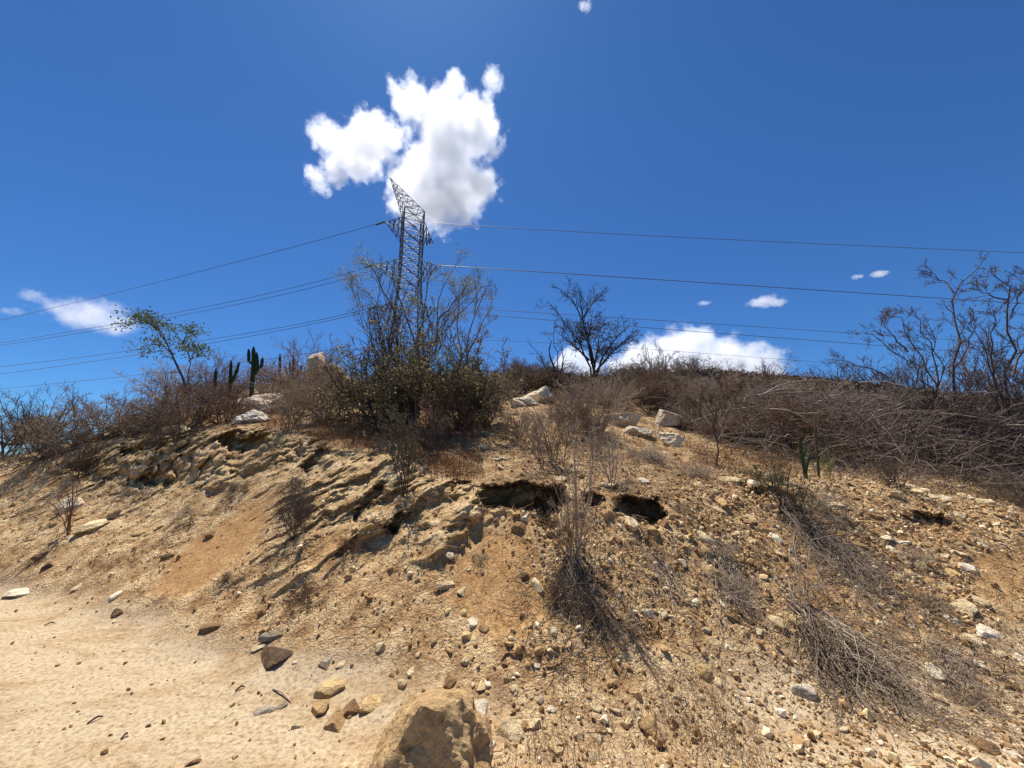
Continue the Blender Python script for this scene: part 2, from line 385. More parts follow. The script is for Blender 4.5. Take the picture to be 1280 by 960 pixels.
M_ROCK_OLD = tinted('rock', (.72, .66, .58), (1.12, 1.08, 1.02), 7, .02, 22)
M_ROCK = rockmat(); bpy.data.materials.remove(M_ROCK_OLD)
M_BARK = tinted('bark', (.55, .50, .46), (1.15, 1.1, 1.05), 9, .004, 90)
M_DIRT = tinted('clod', (.5, .42, .34), (1.15, 1.05, .95), 16, .02, 50)
M_STEEL = tinted('galvanised_steel', (.09, .09, .10), (.14, .14, .15), 3, 0, 1, .6, .3)
M_CABLE = tinted('cable', (.10, .10, .11), (.15, .15, .16), 2, 0, 1, .5, .3)
M_CACT = tinted('cactus_skin', (.045, .07, .035), (.09, .125, .06), 10, .01, 40, .7)
m, nt, b = mat('leaf'); M_LEAF = m
oi = N(nt, 'ShaderNodeObjectInfo'); ge = N(nt, 'ShaderNodeNewGeometry')
c = ramp(nt, ge.outputs['Random Per Island'], [(0, (.55, .55, .5)), (.5, (1, 1, 1)), (1, (1.5, 1.4, 1.15))])
c = mixc(nt, 1.0, c, oi.outputs['Color'], 'MULTIPLY'); L(nt, c, b.inputs['Base Color'])
tr = N(nt, 'ShaderNodeBsdfTranslucent'); L(nt, c, tr.inputs[0]); ms = N(nt, 'ShaderNodeMixShader'); ms.inputs[0].default_value = .4
out = nt.nodes['Material Output']
L(nt, b.outputs[0], ms.inputs[1]); L(nt, tr.outputs[0], ms.inputs[2]); L(nt, ms.outputs[0], out.inputs[0])
def island_mat(name, stops):
    m, nt, b = mat(name); ge = N(nt, 'ShaderNodeNewGeometry')
    c = ramp(nt, ge.outputs['Random Per Island'], stops)
    n = noise(nt, ge.outputs['Position'], 40, 3, .6)
    c = mixc(nt, 1.0, c, ramp(nt, n, [(.3, (.75, .74, .72)), (.7, (1.15, 1.14, 1.1))]), 'MULTIPLY')
    L(nt, c, b.inputs['Base Color']); return m
M_GRAVEL = island_mat('gravel', [(0, (.21, .11, .045)), (.3, (.38, .225, .10)), (.6, (.48, .31, .145)), (.88, (.66, .50, .28)), (1, (.88, .76, .55))])
M_LITTER = island_mat('litter', [(0, (.06, .04, .03)), (.5, (.16, .105, .07)), (.8, (.30, .23, .16)), (1, (.48, .41, .32))])
M_STRAW = island_mat('straw', [(0, (.22, .13, .06)), (.5, (.38, .25, .13)), (1, (.55, .42, .25))])
M_RUST = island_mat('rust_grass', [(0, (.16, .065, .03)), (.5, (.27, .12, .055)), (1, (.40, .22, .10))])

# ============================================================ tubes, twigs, leaves
R = random.Random(11)
NR = np.random.default_rng(5)
def tubes(polys, sides=3):
    """polys: list of (points (k,3), radii (k)) -> verts, faces"""
    groups = {}
    for p, r in polys: groups.setdefault(len(p), []).append((p, r))
    VV, FF, off = [], [], 0
    for k, lst in groups.items():
        P = np.array([p for p, r in lst], float); Rr = np.array([r for p, r in lst], float)
        n = len(lst); T_ = np.gradient(P, axis=1); T_ /= np.linalg.norm(T_, axis=2, keepdims=True)+1e-9
        ref = np.where(np.abs(T_[:, :1, 2:3]) > .8, np.array([1., 0, 0]), np.array([0, 0, 1.]))
        ref = np.broadcast_to(ref, T_.shape)
        A = np.cross(T_, ref); A /= np.linalg.norm(A, axis=2, keepdims=True)+1e-9
        B_ = np.cross(T_, A)
        ang = np.arange(sides)*2*math.pi/sides
        V = P[:, :, None]+Rr[:, :, None, None]*(A[:, :, None]*np.cos(ang)[:, None]+B_[:, :, None]*np.sin(ang)[:, None])
        idx = np.arange(n*k*sides).reshape(n, k, sides)+off
        a = idx[:, :-1]; c_ = idx[:, 1:]
        f = np.stack([a, np.roll(a, -1, 2), np.roll(c_, -1, 2), c_], -1).reshape(-1, 4)
        VV.append(V.reshape(-1, 3)); FF.append(f); off += n*k*sides
    return np.concatenate(VV), np.concatenate(FF)
def leafmesh(pts, size, seed=0, aspect=.5):
    """one small bent diamond per point"""
    g = np.random.default_rng(seed); P = np.array(pts, float); n = len(P)
    d = g.normal(size=(n, 3)); d /= np.linalg.norm(d, axis=1, keepdims=True)
    e = np.cross(d, g.normal(size=(n, 3))); e /= np.linalg.norm(e, axis=1, keepdims=True)+1e-9
    s = size*g.uniform(.6, 1.4, (n, 1)); w_ = s*aspect
    V = np.stack([P, P+d*s*.5+e*w_*.5, P+d*s, P+d*s*.5-e*w_*.5], 1).reshape(-1, 3)
    return V, np.arange(n*4).reshape(n, 4)
def rotp(d, ang, rnd):
    a = d.orthogonal().normalized(); a.rotate(Matrix.Rotation(rnd.uniform(0, 6.283), 3, d))
    q = d.copy(); q.rotate(Matrix.Rotation(ang, 3, a)); return q
def grow(out, tips, p, d, ln, r, lvl, P, rnd, maxl):
    k = 7 if lvl == 0 else 5 if lvl < 3 else 4
    pts = [p.copy()]; rad = [r]; st = ln/(k-1); wg = P['wig']; tr = P['trop'][min(lvl, len(P['trop'])-1)]
    endr = P.get('taper', .5)
    for i in range(1, k):
        d = (d+Vector((rnd.gauss(0, wg), rnd.gauss(0, wg), rnd.gauss(0, wg)+tr))).normalized()
        p = p+d*st; pts.append(p.copy()); rad.append(r*(1-(1-endr)*i/(k-1)))
    out.append((pts, rad))
    if lvl >= maxl:
        tips.extend(pts[1:]); return
    kids(out, tips, pts, rad, ln, lvl, P, rnd, maxl)
def kids(out, tips, pts, rad, ln, lvl, P, rnd, maxl, n=None, t0=None):
    n = n or P['n'][min(lvl, len(P['n'])-1)]; k = len(pts)
    t0 = P.get('t0', .25) if t0 is None else t0
    for j in range(n):
        t = t0+(1-t0)*(j+rnd.random())/n; x = t*(k-1); i = min(int(x), k-2); f = x-i
        q = pts[i].lerp(pts[i+1], f); dd = (pts[i+1]-pts[i]).normalized()
        a = math.radians(rnd.gauss(P['ang'], 12))
        rr_ = (rad[i]*(1-f)+rad[i+1]*f)*P.get('rr', .6)
        grow(out, tips, q, rotp(dd, a, rnd), ln*P['lr']*rnd.uniform(.7, 1.2)*(1.15-.5*t), max(rr_, P['rmin']), lvl+1, P, rnd, maxl)

def bush_meshes(name, stems, spread, P, maxl, leaf=None, leafn=0, seed=0, r0=.012, ln=.62, sides=3, base=.05):
    """a plant of height about 1: returns (stem mesh, leaf mesh or None)"""
    rnd = random.Random(seed); out, tips = [], []
    for i in range(stems):
        th = math.radians(spread)*math.sqrt(rnd.random()); ph = rnd.uniform(0, 6.283)
        d = Vector((math.sin(th)*math.cos(ph), math.sin(th)*math.sin(ph), math.cos(th)))
        p = Vector((rnd.gauss(0, base), rnd.gauss(0, base), -.06))
        grow(out, tips, p, d, ln*rnd.uniform(.75, 1.15), r0*rnd.uniform(.7, 1.2), 0, P, rnd, maxl)
    v, f = tubes(out, sides)
    me = np_mesh(name+'_stems', v, f, M_BARK, True); lm = None
    if leaf and leafn:
        pt = [rnd.choice(tips)+Vector((rnd.gauss(0, .012), rnd.gauss(0, .012), rnd.gauss(0, .012))) for _ in range(leafn)]
        lv, lf = leafmesh(pt, leaf, seed); lm = np_mesh(name+'_leaves', lv, lf, M_LEAF)
    return me, lm
PB = dict(wig=.16, trop=(.05, .03, .0), n=(6, 5, 4), lr=.55, ang=42, rmin=.0022, rr=.62)
PS = dict(wig=.10, trop=(.10, .08, .05), n=(5, 4, 3), lr=.5, ang=34, rmin=.002, rr=.6)
PT = dict(wig=.30, trop=(-.01, -.02, -.02), n=(7, 5, 3), lr=.6, ang=60, rmin=.0022, rr=.65)
VAR = {
 'dry': [bush_meshes('dry', 11, 62, PB, 3, .018, 500, 100+i) for i in range(4)],
 'dense': [bush_meshes('dense', 14, 70, dict(PB, n=(7, 5, 4)), 3, .018, 1000, 200+i) for i in range(3)],
 'olive': [bush_meshes('olive', 13, 44, dict(PB, n=(7, 6, 4), wig=.2), 3, .019, 4200, 300+i) for i in range(3)],
 'wiry': [bush_meshes('wiry', 9, 50, dict(PS, n=(7, 5, 3)), 3, None, 0, 400+i, r0=.009, ln=.72) for i in range(3)],
 'sapling': [bush_meshes('sapling', 4, 26, PS, 3, .02, 30, 500+i, r0=.013, ln=.8, base=.02) for i in range(3)],
 'tangle': [bush_meshes('tangle', 16, 84, PT, 3, .016, 500, 600+i, r0=.010, ln=.5) for i in range(3)],
 'leafy': [bush_meshes('leafy', 7, 30, PS, 3, .026, 1500, 700+i, ln=.75) for i in range(2)],
}
USED = {}
NAMES = {'dry': 'dry_shrub', 'dense': 'dense_shrub', 'olive': 'thorny_bush', 'wiry': 'wiry_shrub', 'sapling': 'bare_sapling', 'tangle': 'tangled_shrub', 'leafy': 'leafy_shrub'}
def c4(c): return (*c, 1)
def plant(kind, u, v, hpx, stem, leaf, label, group=None, Y=None, wide=1.0, cat='shrub', lean=(0, 0), i=None, name=None):
    """plant whose base shows at photo position (u, v) and that stands hpx photo pixels tall"""
    if Y is None:
        p, n = hit(u, v)
        if p is None: p = at(u, v, 20)
    else:
        X = at(u, v, Y).x; p = drop(X, Y)
    f = p.y*CP+(p.z-CAMZ)*SP
    s = hpx*f/F*1.18
    lst = VAR[kind]; k = USED.get(kind, 0); USED[kind] = k+1
    me, lm = lst[(k if i is None else i) % len(lst)]
    root = empty(name or NAMES[kind], p)
    root.rotation_euler = (lean[0], lean[1], R.uniform(0, 6.28)); root.scale = (s*wide, s*wide, s)
    a = mobj('stems', me, root); a.color = c4(stem)
    if lm and leaf:
        q = mobj('leaves', lm, root); q.color = c4(leaf)
    tag(root, label, cat, group); return root

# ============================================================ rocks
def ico(sub):
    import bmesh
    bm = bmesh.new(); bmesh.ops.create_icosphere(bm, subdivisions=sub, radius=1)
    v = np.array([x.co[:] for x in bm.verts]); f = np.array([[l.index for l in x.verts] for x in bm.faces]); bm.free(); return v, f
ICO = {s: ico(s) for s in (1, 2, 3, 4, 5)}
def rockverts(sub, seed, planes=14, jitter=.06, extra=None, dmin=.62, scale=(1, 1, 1)):
    v, f = ICO[sub]; g = np.random.default_rng(seed)
    n = g.normal(size=(planes, 3)); n /= np.linalg.norm(n, axis=1, keepdims=True); d = g.uniform(dmin, .95, planes)
    if extra:
        e = np.array([x[:3] for x in extra], float); ed = np.array([x[3] for x in extra]); e /= np.linalg.norm(e, axis=1, keepdims=True)
        n = np.concatenate([n, e]); d = np.concatenate([d, ed])
    c = v@n.T; r = np.where(c > .05, d/np.maximum(c, .05), 9).min(1); r = np.minimum(r, 1.25)
    w_ = v*r[:, None]
    o = seed*7.7
    nn = fbm(w_[:, 0]*2.2+o, w_[:, 1]*2.2, w_[:, 2]*2.2, 4, seed % 97, .6)
    w_ = w_*(1+jitter*nn)[:, None]
    return w_*np.array(scale), f
SHAPES = {'slab': (1.2, .9, .42), 'angular': (1.1, .9, .66), 'rounded': (1.05, .9, .68), 'wedge': (1.3, .7, .55)}
ROCKS = {}
for si, (k, sc_) in enumerate(SHAPES.items()):
    ROCKS[k] = []
    for i in range(6):
        v, f = rockverts(4, 31*si+i+1, planes={'slab': 11, 'angular': 8, 'rounded': 26, 'wedge': 8}[k], jitter=.07, extra=[(g0, g1, 1, .95 if k == 'rounded' else .62) for g0, g1 in ((.12*math.sin(i*2.1), -.30+.1*math.cos(i)),)]+([(-.5, -.75, .55, .72)] if k != 'rounded' else []), dmin={'rounded': .78}.get(k, .55), scale=sc_)
        ROCKS[k].append(np_mesh('stone_'+k, v, f, M_ROCK, k == 'rounded'))
COLS = {'chalky white': (.88, .80, .64), 'cream': (.80, .66, .42), 'yellowish': (.72, .53, .27), 'tan': (.55, .37, .19), 'brown': (.29, .175, .09), 'dark': (.14, .095, .06), 'grey': (.42, .37, .30)}
RKN = [0]
def rock_at(p, n, s, shape, col, name='stone', sink=.4, tilt=.55):
    me = ROCKS[shape][RKN[0] % 6]; RKN[0] += 1
    o = mobj(name, me)
    z = n.lerp(Vector((0, 0, 1)), 1-tilt).normalized()
    q = z.to_track_quat('Z', 'Y').to_matrix()@Matrix.Rotation(R.uniform(0, 6.28), 3, 'Z')@Matrix.Rotation(R.gauss(0, .22), 3, 'X')
    o.rotation_euler = q.to_euler(); o.scale = (s, s*R.uniform(.85, 1.15), s*R.uniform(.85, 1.1))
    hz = SHAPES[shape][2]*s
    o.location = p+n*(hz*(1-2*sink)*.75)
    cc = COLS[col]; k = R.uniform(.88, 1.1); o.color = (cc[0]*k, cc[1]*k, cc[2]*k, 1)
    return o
LM = [(525, 920, 'the big brown boulder'), (635, 625, 'the wide left hollow'), (800, 640, 'the round right hollow'), (720, 690, 'the bare sapling on the bank'),
      (265, 690, 'the smooth sand slide'), (1090, 840, 'the toppled dead bush'), (530, 530, 'the big olive bush'), (1005, 570, 'the young green cactus'),
      (85, 660, 'the fan-shaped left sapling'), (897, 575, 'the single-stemmed little tree'), (1160, 655, 'the small right-hand hollow'), (370, 640, 'the dark shrub spilling down the bank')]
STONES = []
def stone(u, v, wpx, shape, col, p=None, n=None):
    if p is None: p, n = hit(u, v)
    if p is None: return
    f = p.y*CP+(p.z-CAMZ)*SP
    s = wpx*f/F*.5
    o = rock_at(p, n, s, shape, col); STONES.append((o, u, v, wpx, shape, col))
HERO = [(90, 633, 26, 'slab', 'chalky white'), (117, 657, 28, 'slab', 'cream'), (142, 646, 15, 'angular', 'dark'), (175, 667, 16, 'slab', 'tan'), (50, 697, 13, 'angular', 'brown'), (60, 708, 14, 'angular', 'dark'),
 (265, 668, 14, 'angular', 'brown'), (22, 741, 22, 'slab', 'chalky white'), (97, 735, 12, 'slab', 'cream'), (143, 745, 14, 'slab', 'chalky white'), (146, 767, 13, 'angular', 'dark'), (212, 696, 14, 'wedge', 'brown'),
 (260, 786, 20, 'wedge', 'brown'), (243, 954, 14, 'wedge', 'brown'), (325, 808, 15, 'slab', 'cream'), (341, 795, 22, 'wedge', 'grey'), (343, 821, 38, 'wedge', 'dark'), (408, 829, 18, 'angular', 'grey'), (425, 831, 12, 'slab', 'cream'),
 (412, 866, 27, 'angular', 'yellowish'), (398, 888, 27, 'angular', 'tan'), (440, 889, 25, 'angular', 'brown'), (461, 883, 23, 'angular', 'yellowish'), (416, 907, 30, 'angular', 'tan'), (373, 908, 13, 'angular', 'cream'), (333, 888, 20, 'slab', 'grey'), (352, 884, 12, 'slab', 'grey'),
 (475, 810, 16, 'angular', 'cream'), (503, 856, 13, 'rounded', 'cream'), (563, 852, 20, 'angular', 'brown'), (580, 766, 12, 'rounded', 'yellowish'), (589, 778, 14, 'angular', 'chalky white'), (585, 794, 12, 'angular', 'yellowish'), (582, 827, 11, 'rounded', 'cream'), (601, 858, 14, 'wedge', 'cream'),
 (598, 885, 30, 'angular', 'chalky white'), (609, 930, 18, 'angular', 'chalky white'), (635, 913, 30, 'wedge', 'cream'), (562, 693, 13, 'angular', 'chalky white'), (557, 732, 20, 'wedge', 'cream'), (578, 739, 13, 'wedge', 'cream'),
 (692, 788, 14, 'angular', 'chalky white'), (643, 861, 12, 'rounded', 'cream'), (676, 874, 10, 'angular', 'grey'), (689, 885, 11, 'angular', 'chalky white'), (668, 906, 17, 'angular', 'cream'), (693, 901, 13, 'slab', 'yellowish'), (721, 920, 14, 'angular', 'cream'), (748, 926, 13, 'angular', 'cream'),
 (692, 935, 21, 'angular', 'cream'), (742, 950, 13, 'slab', 'grey'), (786, 903, 16, 'wedge', 'cream'), (812, 906, 28, 'wedge', 'tan'), (846, 872, 13, 'angular', 'chalky white'), (880, 841, 23, 'rounded', 'yellowish'), (897, 854, 12, 'rounded', 'cream'), (810, 766, 13, 'wedge', 'chalky white'), (825, 766, 14, 'slab', 'cream'),
 (886, 716, 21, 'rounded', 'yellowish'), (853, 703, 14, 'angular', 'cream'), (880, 688, 18, 'wedge', 'tan'), (878, 672, 19, 'slab', 'cream'), (937, 650, 20, 'slab', 'yellowish'), (656, 720, 15, 'rounded', 'brown'), (672, 731, 18, 'wedge', 'cream'), (657, 648, 12, 'angular', 'chalky white'), (648, 660, 20, 'rounded', 'brown'), (823, 656, 18, 'angular', 'tan'), (805, 601, 14, 'slab', 'chalky white'), (875, 606, 9, 'angular', 'cream'), (915, 602, 24, 'slab', 'cream'), (942, 605, 16, 'slab', 'chalky white'), (901, 629, 16, 'wedge', 'tan'),
 (971, 779, 22, 'rounded', 'cream'), (993, 776, 24, 'rounded', 'yellowish'), (1007, 867, 29, 'rounded', 'chalky white'), (995, 843, 14, 'angular', 'chalky white'), (1040, 868, 13, 'slab', 'cream'), (1055, 880, 12, 'angular', 'cream'), (1053, 912, 11, 'angular', 'cream'), (1170, 841, 27, 'wedge', 'chalky white'), (1232, 935, 26, 'angular', 'brown'), (1264, 942, 16, 'slab', 'chalky white'),
 (1200, 759, 25, 'slab', 'cream'), (1226, 753, 19, 'angular', 'cream'), (1233, 791, 27, 'slab', 'chalky white'), (1217, 803, 22, 'slab', 'cream'), (1225, 833, 20, 'wedge', 'chalky white'), (1250, 818, 18, 'slab', 'cream'), (1275, 822, 16, 'slab', 'chalky white'), (1195, 779, 14, 'slab', 'grey'), (1262, 857, 14, 'angular', 'brown'),
 (967, 672, 17, 'angular', 'chalky white'), (1137, 608, 14, 'slab', 'chalky white'), (1142, 614, 13, 'slab', 'cream'), (1156, 613, 12, 'slab', 'chalky white'), (1168, 621, 14, 'slab', 'cream'), (1180, 622, 14, 'slab', 'chalky white'), (1185, 651, 12, 'angular', 'chalky white'), (1200, 645, 13, 'slab', 'cream'), (1214, 623, 12, 'slab', 'chalky white'), (1234, 628, 17, 'slab', 'cream'), (1110, 673, 18, 'slab', 'chalky white'), (1112, 688, 13, 'slab', 'chalky white'),
 (1200, 692, 15, 'slab', 'cream'), (1210, 711, 17, 'slab', 'chalky white'), (1190, 717, 13, 'angular', 'yellowish'), (1036, 620, 13, 'angular', 'cream'), (1118, 620, 15, 'angular', 'cream'), (1092, 645, 14, 'angular', 'brown'), (1067, 650, 10, 'angular', 'cream'), (1245, 598, 16, 'slab', 'cream'),
 (230, 540, 14, 'angular', 'cream'), (605, 560, 13, 'slab', 'chalky white'), (633, 558, 12, 'slab', 'chalky white'), (626, 574, 12, 'slab', 'chalky white'), (627, 585, 10, 'slab', 'chalky white'), (385, 532, 20, 'slab', 'chalky white'), (350, 541, 12, 'slab', 'cream'), (428, 524, 16, 'slab', 'cream')]
HERO += [(774, 645, 15, 'angular', 'tan'), (786, 655, 19, 'angular', 'cream'), (797, 647, 12, 'angular', 'chalky white'), (815, 664, 20, 'angular', 'tan'), (830, 656, 15, 'angular', 'brown'), (760, 640, 14, 'angular', 'tan'), (690, 668, 14, 'angular', 'tan'), (612, 634, 14, 'angular', 'brown'), (645, 642, 12, 'slab', 'tan'), (760, 606, 18, 'slab', 'cream'), (700, 600, 16, 'slab', 'cream'), (840, 640, 16, 'slab', 'tan')]
for h in HERO: stone(*h)
# further stones where the photo is stony, up to 300 in all
ZONES = [([(840, 600), (960, 598), (1100, 600), (1280, 620), (1280, 690), (1180, 690), (1260, 860), (1180, 830), (1080, 740), (960, 700), (860, 660)], 93, (6, 14), 'slab'),
         ([(560, 760), (620, 760), (700, 790), (720, 860), (800, 900), (700, 955), (610, 955), (600, 880), (480, 850)], 38, (6, 12), 'angular'),
         ([(840, 660), (960, 720), (1000, 800), (900, 820), (820, 760)], 22, (6, 13), 'angular'),
         ([(600, 500), (860, 530), (840, 600), (620, 600)], 20, (6, 13), 'slab')]
for poly, cnt, (a, b_), shp in ZONES:
    pu = [q[0] for q in poly]; pv = [q[1] for q in poly]; k = 0
    while k < cnt:
        u, v = R.uniform(min(pu), max(pu)), R.uniform(min(pv), max(pv))
        if poly_mask(np.array([u]), np.array([v]), poly, .5)[0] < .5: continue
        k += 1
        stone(u, v, R.uniform(a, b_)*(.8 if v < 560 else 1), R.choice([shp, shp, 'angular', 'wedge', 'slab']), R.choice(['chalky white', 'cream', 'cream', 'cream', 'yellowish', 'tan', 'tan', 'brown']))
# labels: look, then nearest landmark and side, then order by distance where still alike
def side(du, dv):
    a = math.degrees(math.atan2(-dv, du)) % 360
    return ['right of', 'up right of', 'above', 'up left of', 'left of', 'down left of', 'below', 'down right of'][int((a+22.5)//45) % 8]
ORD = ['nearest', 'second nearest', 'third nearest', 'fourth nearest', 'fifth nearest', 'sixth nearest', 'seventh nearest', 'eighth nearest', 'ninth nearest', 'tenth nearest', 'eleventh nearest', 'twelfth nearest', 'thirteenth nearest', 'fourteenth nearest', 'fifteenth nearest', 'sixteenth nearest']
SW = {'slab': 'flat', 'angular': 'angular', 'rounded': 'rounded', 'wedge': 'long'}
byl = {}
for s_ in STONES:
    o, u, v, wpx, shape, col = s_
    lu, lv, ln_ = min(LM, key=lambda q: math.hypot(q[0]-u, q[1]-v))
    size = 'big' if wpx >= 24 else 'small' if wpx < 13 else 'medium'
    byl.setdefault((f'{size} {SW[shape]} {col} stone', side(u-lu, v-lv), ln_), []).append((math.hypot(u-lu, v-lv), o))
for (w1, sd, ln_), lst in byl.items():
    lst.sort(key=lambda q: q[0])
    for k, (d_, o) in enumerate(lst):
        lab = f'{w1} {sd} {ln_}' if len(lst) == 1 else f'{w1} {sd} {ln_}, {ORD[min(k, 15)]}'
        tag(o, lab, 'stone', 'loose stones on the bank')

# larger rocks
def boulder(name, u, v, wpx, hpx, col, label, seed, planes=16, extra=None, Y=None, depth=1.0, jit=.16, rz=0, smooth=False, group=None, sink=.25):
    if Y is None: p, n = hit(u, v)
    else: X = at(u, v, Y).x; p = drop(X, Y)
    f = p.y*CP+(p.z-CAMZ)*SP; sx = wpx*f/F/2; sz = hpx*f/F/2
    vv, ff = rockverts(5, seed, planes, jit, extra, .55 if not extra else .9)
    g1_ = ridged(vv[:, 0]*3+seed, vv[:, 1]*3, vv[:, 2]*3, 4, seed)
    vv = vv*(1+.05*g1_+.03*fbm(vv[:, 0]*9+seed, vv[:, 1]*9, vv[:, 2]*9, 4, seed+3, .6))[:, None]
    vv = vv*np.array([sx, sx*depth, sz])
    me = np_mesh(name, vv, ff, M_ROCK, smooth); o = mobj(name, me); o.location = p+Vector((0, sx*depth*.3, sz*(1-2*sink)))
    o.rotation_euler = (0, 0, rz); o.color = c4(col); tag(o, label, 'rock', group); return o
boulder('boulder', 528, 1000, 178, 160, (.62, .43, .23), 'big brown boulder with shaded front face at the bottom edge of the photo', 5, 12,
        [(-.12, -.93, .36, .44), (-.80, -.15, .55, .56), (.1, .2, 1, .74), (.90, -.1, .35, .72), (.62, -.45, .70, .66), (-.3, .1, .95, .78)], Y=2.14, depth=.8, jit=.22, sink=.22)
boulder('limestone_rock', 322, 492, 52, 38, (0.79, 0.68, 0.55), 'pale grey boulder among shrubs below the many-armed cactus', 9, Y=9.0)
boulder('limestone_rock', 398, 452, 38, 56, (0.77, 0.59, 0.45), 'pinkish pale outcrop lump left of its twin beside the olive bush', 12, Y=13)
boulder('limestone_rock', 420, 454, 42, 46, (0.74, 0.57, 0.44), 'pinkish pale outcrop lump nearest the olive bush crown', 13, Y=13)
boulder('limestone_rock', 311, 527, 34, 22, (0.92, 0.92, 0.81), 'bright white jagged rock with dark hollow at crest left', 14, jit=.3)
boulder('limestone_rock', 325, 518, 24, 18, (0.92, 0.88, 0.76), 'white jagged rock behind the brighter one at crest left', 15, jit=.3)
boulder('limestone_rock', 680, 503, 40, 24, (0.84, 0.76, 0.60), 'rounded cream boulder below the leafless tree, larger of the pair', 21)
boulder('limestone_rock', 655, 507, 34, 18, (0.90, 0.81, 0.65), 'low white boulder left of the cream one under the leafless tree', 22)
boulder('limestone_rock', 778, 533, 46, 28, (0.64, 0.56, 0.45), 'grey lichened boulder half hidden by twigs right of middle', 23)
boulder('limestone_rock', 800, 545, 40, 18, (0.56, 0.49, 0.39), 'low grey rock right of the lichened boulder', 24)
boulder('limestone_rock', 836, 532, 38, 32, (0.59, 0.52, 0.43), 'grey upright domed boulder behind the shrubs right of middle', 25)
boulder('limestone_rock', 842, 556, 30, 22, (0.92, 0.82, 0.62), 'cream white rock in front of the grey domed boulder', 26)
boulder('limestone_rock', 645, 508, 20, 12, (0.92, 0.83, 0.67), 'small white rock leftmost of the crest group', 27)
boulder('limestone_rock', 722, 497, 18, 14, (0.70, 0.59, 0.45), 'small tan rock between shrubs right of the cream boulder', 28)
boulder('limestone_rock', 150, 543, 50, 20, (0.44, 0.37, 0.28), 'flat grey rock slab on the left crest under shrubs', 29)
boulder('limestone_rock', 215, 541, 34, 16, (0.51, 0.43, 0.32), 'flat tan rock on the left crest, right of the grey slab', 30)

# ============================================================ plants of the crest and the bank
GB = (.29, .225, .165); GD = (.14, .105, .085); GP = (.42, .345, .27); RB = (.22, .135, .095)
LO = (.22, .195, .095); LB = (.22, .15, .09); LR = (.27, .11, .055); LG = (.12, .14, .055); LD = (.075, .052, .038)
# left crest
for i, (k, u, v, h, st, lf, w_, lab) in enumerate([
 ('dry', 12, 572, 62, GD, LB, 1.2, 'low dark shrub at the far left edge of the crest'),
 ('wiry', 45, 566, 82, GD, None, 1.0, 'thin dark shrub standing above its neighbours near the left edge'),
 ('dry', 85, 562, 60, GB, LB, 1.3, 'wide grey shrub between the left edge and the dark hanging shrub'),
 ('tangle', 60, 572, 46, GD, LB, 1.4, 'dark tangled shrub lying over the left shoulder'),
 ('dense', 108, 596, 60, GD, LD, .8, 'dark shrub hanging over the cut bank at left'),
 ('dry', 130, 548, 66, GB, LB, 1.3, 'grey brown shrub right of the dark hanging one'),
 ('dry', 165, 545, 74, GB, (.20, .12, .075), 1.2, 'reddish grey shrub left of the leaning green tree'),
 ('dense', 195, 540, 62, GB, LB, 1.1, 'thick brown shrub in front of the leaning green tree'),
 ('dry', 212, 505, 62, GP, (.2, .1, .08), 1.3, 'pinkish airy shrub behind, left of the green tree trunk'),
 ('dense', 235, 535, 70, GD, LB, 1.2, 'dark brown shrub at the foot of the green tree'),
 ('dense', 280, 528, 62, RB, (.10, .055, .04), 1.2, 'dark reddish shrub left of the bright white rock'),
 ('wiry', 268, 490, 50, GB, None, 1.3, 'thin bare shrub on the skyline right of the green tree'),
 ('dense', 292, 500, 40, RB, LB, 1.2, 'brown shrub under the many-armed cactus'),
 ('dry', 335, 492, 44, GB, LB, 1.5, 'low brown shrub right of the pale grey boulder'),
 ('wiry', 362, 534, 62, GB, LB, 1.2, 'wiry shrub with pale stems behind the white log'),
 ('dry', 385, 512, 62, GB, LB, 1.3, 'brown shrub left of the olive bush'),
 ('dry', 372, 494, 46, RB, LB, 1.6, 'reddish shrub line under the small cactus group'),
 ('wiry', 396, 478, 64, GB, None, 1.1, 'pale branched shrub beside the pinkish rock lumps'),
 ('dense', 415, 520, 74, GB, (.12, .09, .05), 1.2, 'brown bush joining the olive bush on its left'),
 ('tangle', 400, 530, 34, GD, LB, 1.4, 'low dark tangle in front of the olive bush, left end')]):
    plant(k, u, v, h, st, lf, lab, 'shrubs along the left crest', wide=w_)
# big olive bush and its neighbours: each rooted on its own
for (k, u, v, h, st, lf, w_, lab, Y) in [
 ('olive', 470, 540, 132, GD, LO, .85, 'olive thorny bush, left flank of the big clump', 7.6),
 ('olive', 520, 556, 172, GD, LO, .82, 'largest olive thorny bush in front of the pylon', 7.2),
 ('olive', 566, 545, 142, GD, (.20, .185, .09), .95, 'dark olive bush at the right of the big clump', 7.6),
 ('wiry', 500, 520, 170, GD, None, .8, 'airy bare bush rising behind the largest olive one', 8.6),
 ('dense', 548, 545, 76, RB, LR, .9, 'rusty red bush inside the front of the olive clump', 6.7),
 ('dense', 590, 540, 66, RB, (.14, .08, .04), .9, 'brown red bush at the right end of the olive clump', 7.6),
 ('olive', 606, 530, 56, GD, (.12, .095, .045), 1.0, 'low yellowish bush right of the olive clump', 8.2),
 ('dense', 545, 572, 62, GD, (.12, .10, .06), .8, 'dark bush base at the lip below the olive clump', 5.9),
 ('leafy', 503, 645, 88, GD, (.085, .08, .045), .7, 'slender leafy plant hanging on the bank under the olive clump', 4.75),
 ('leafy', 497, 600, 60, GD, (.10, .085, .05), 1.1, 'small grey green plant at the lip below the olive clump', 5.5)]:
    plant(k, u, v, h, st, lf, lab, 'bushes of the olive clump', Y=Y, wide=w_, cat='bush')
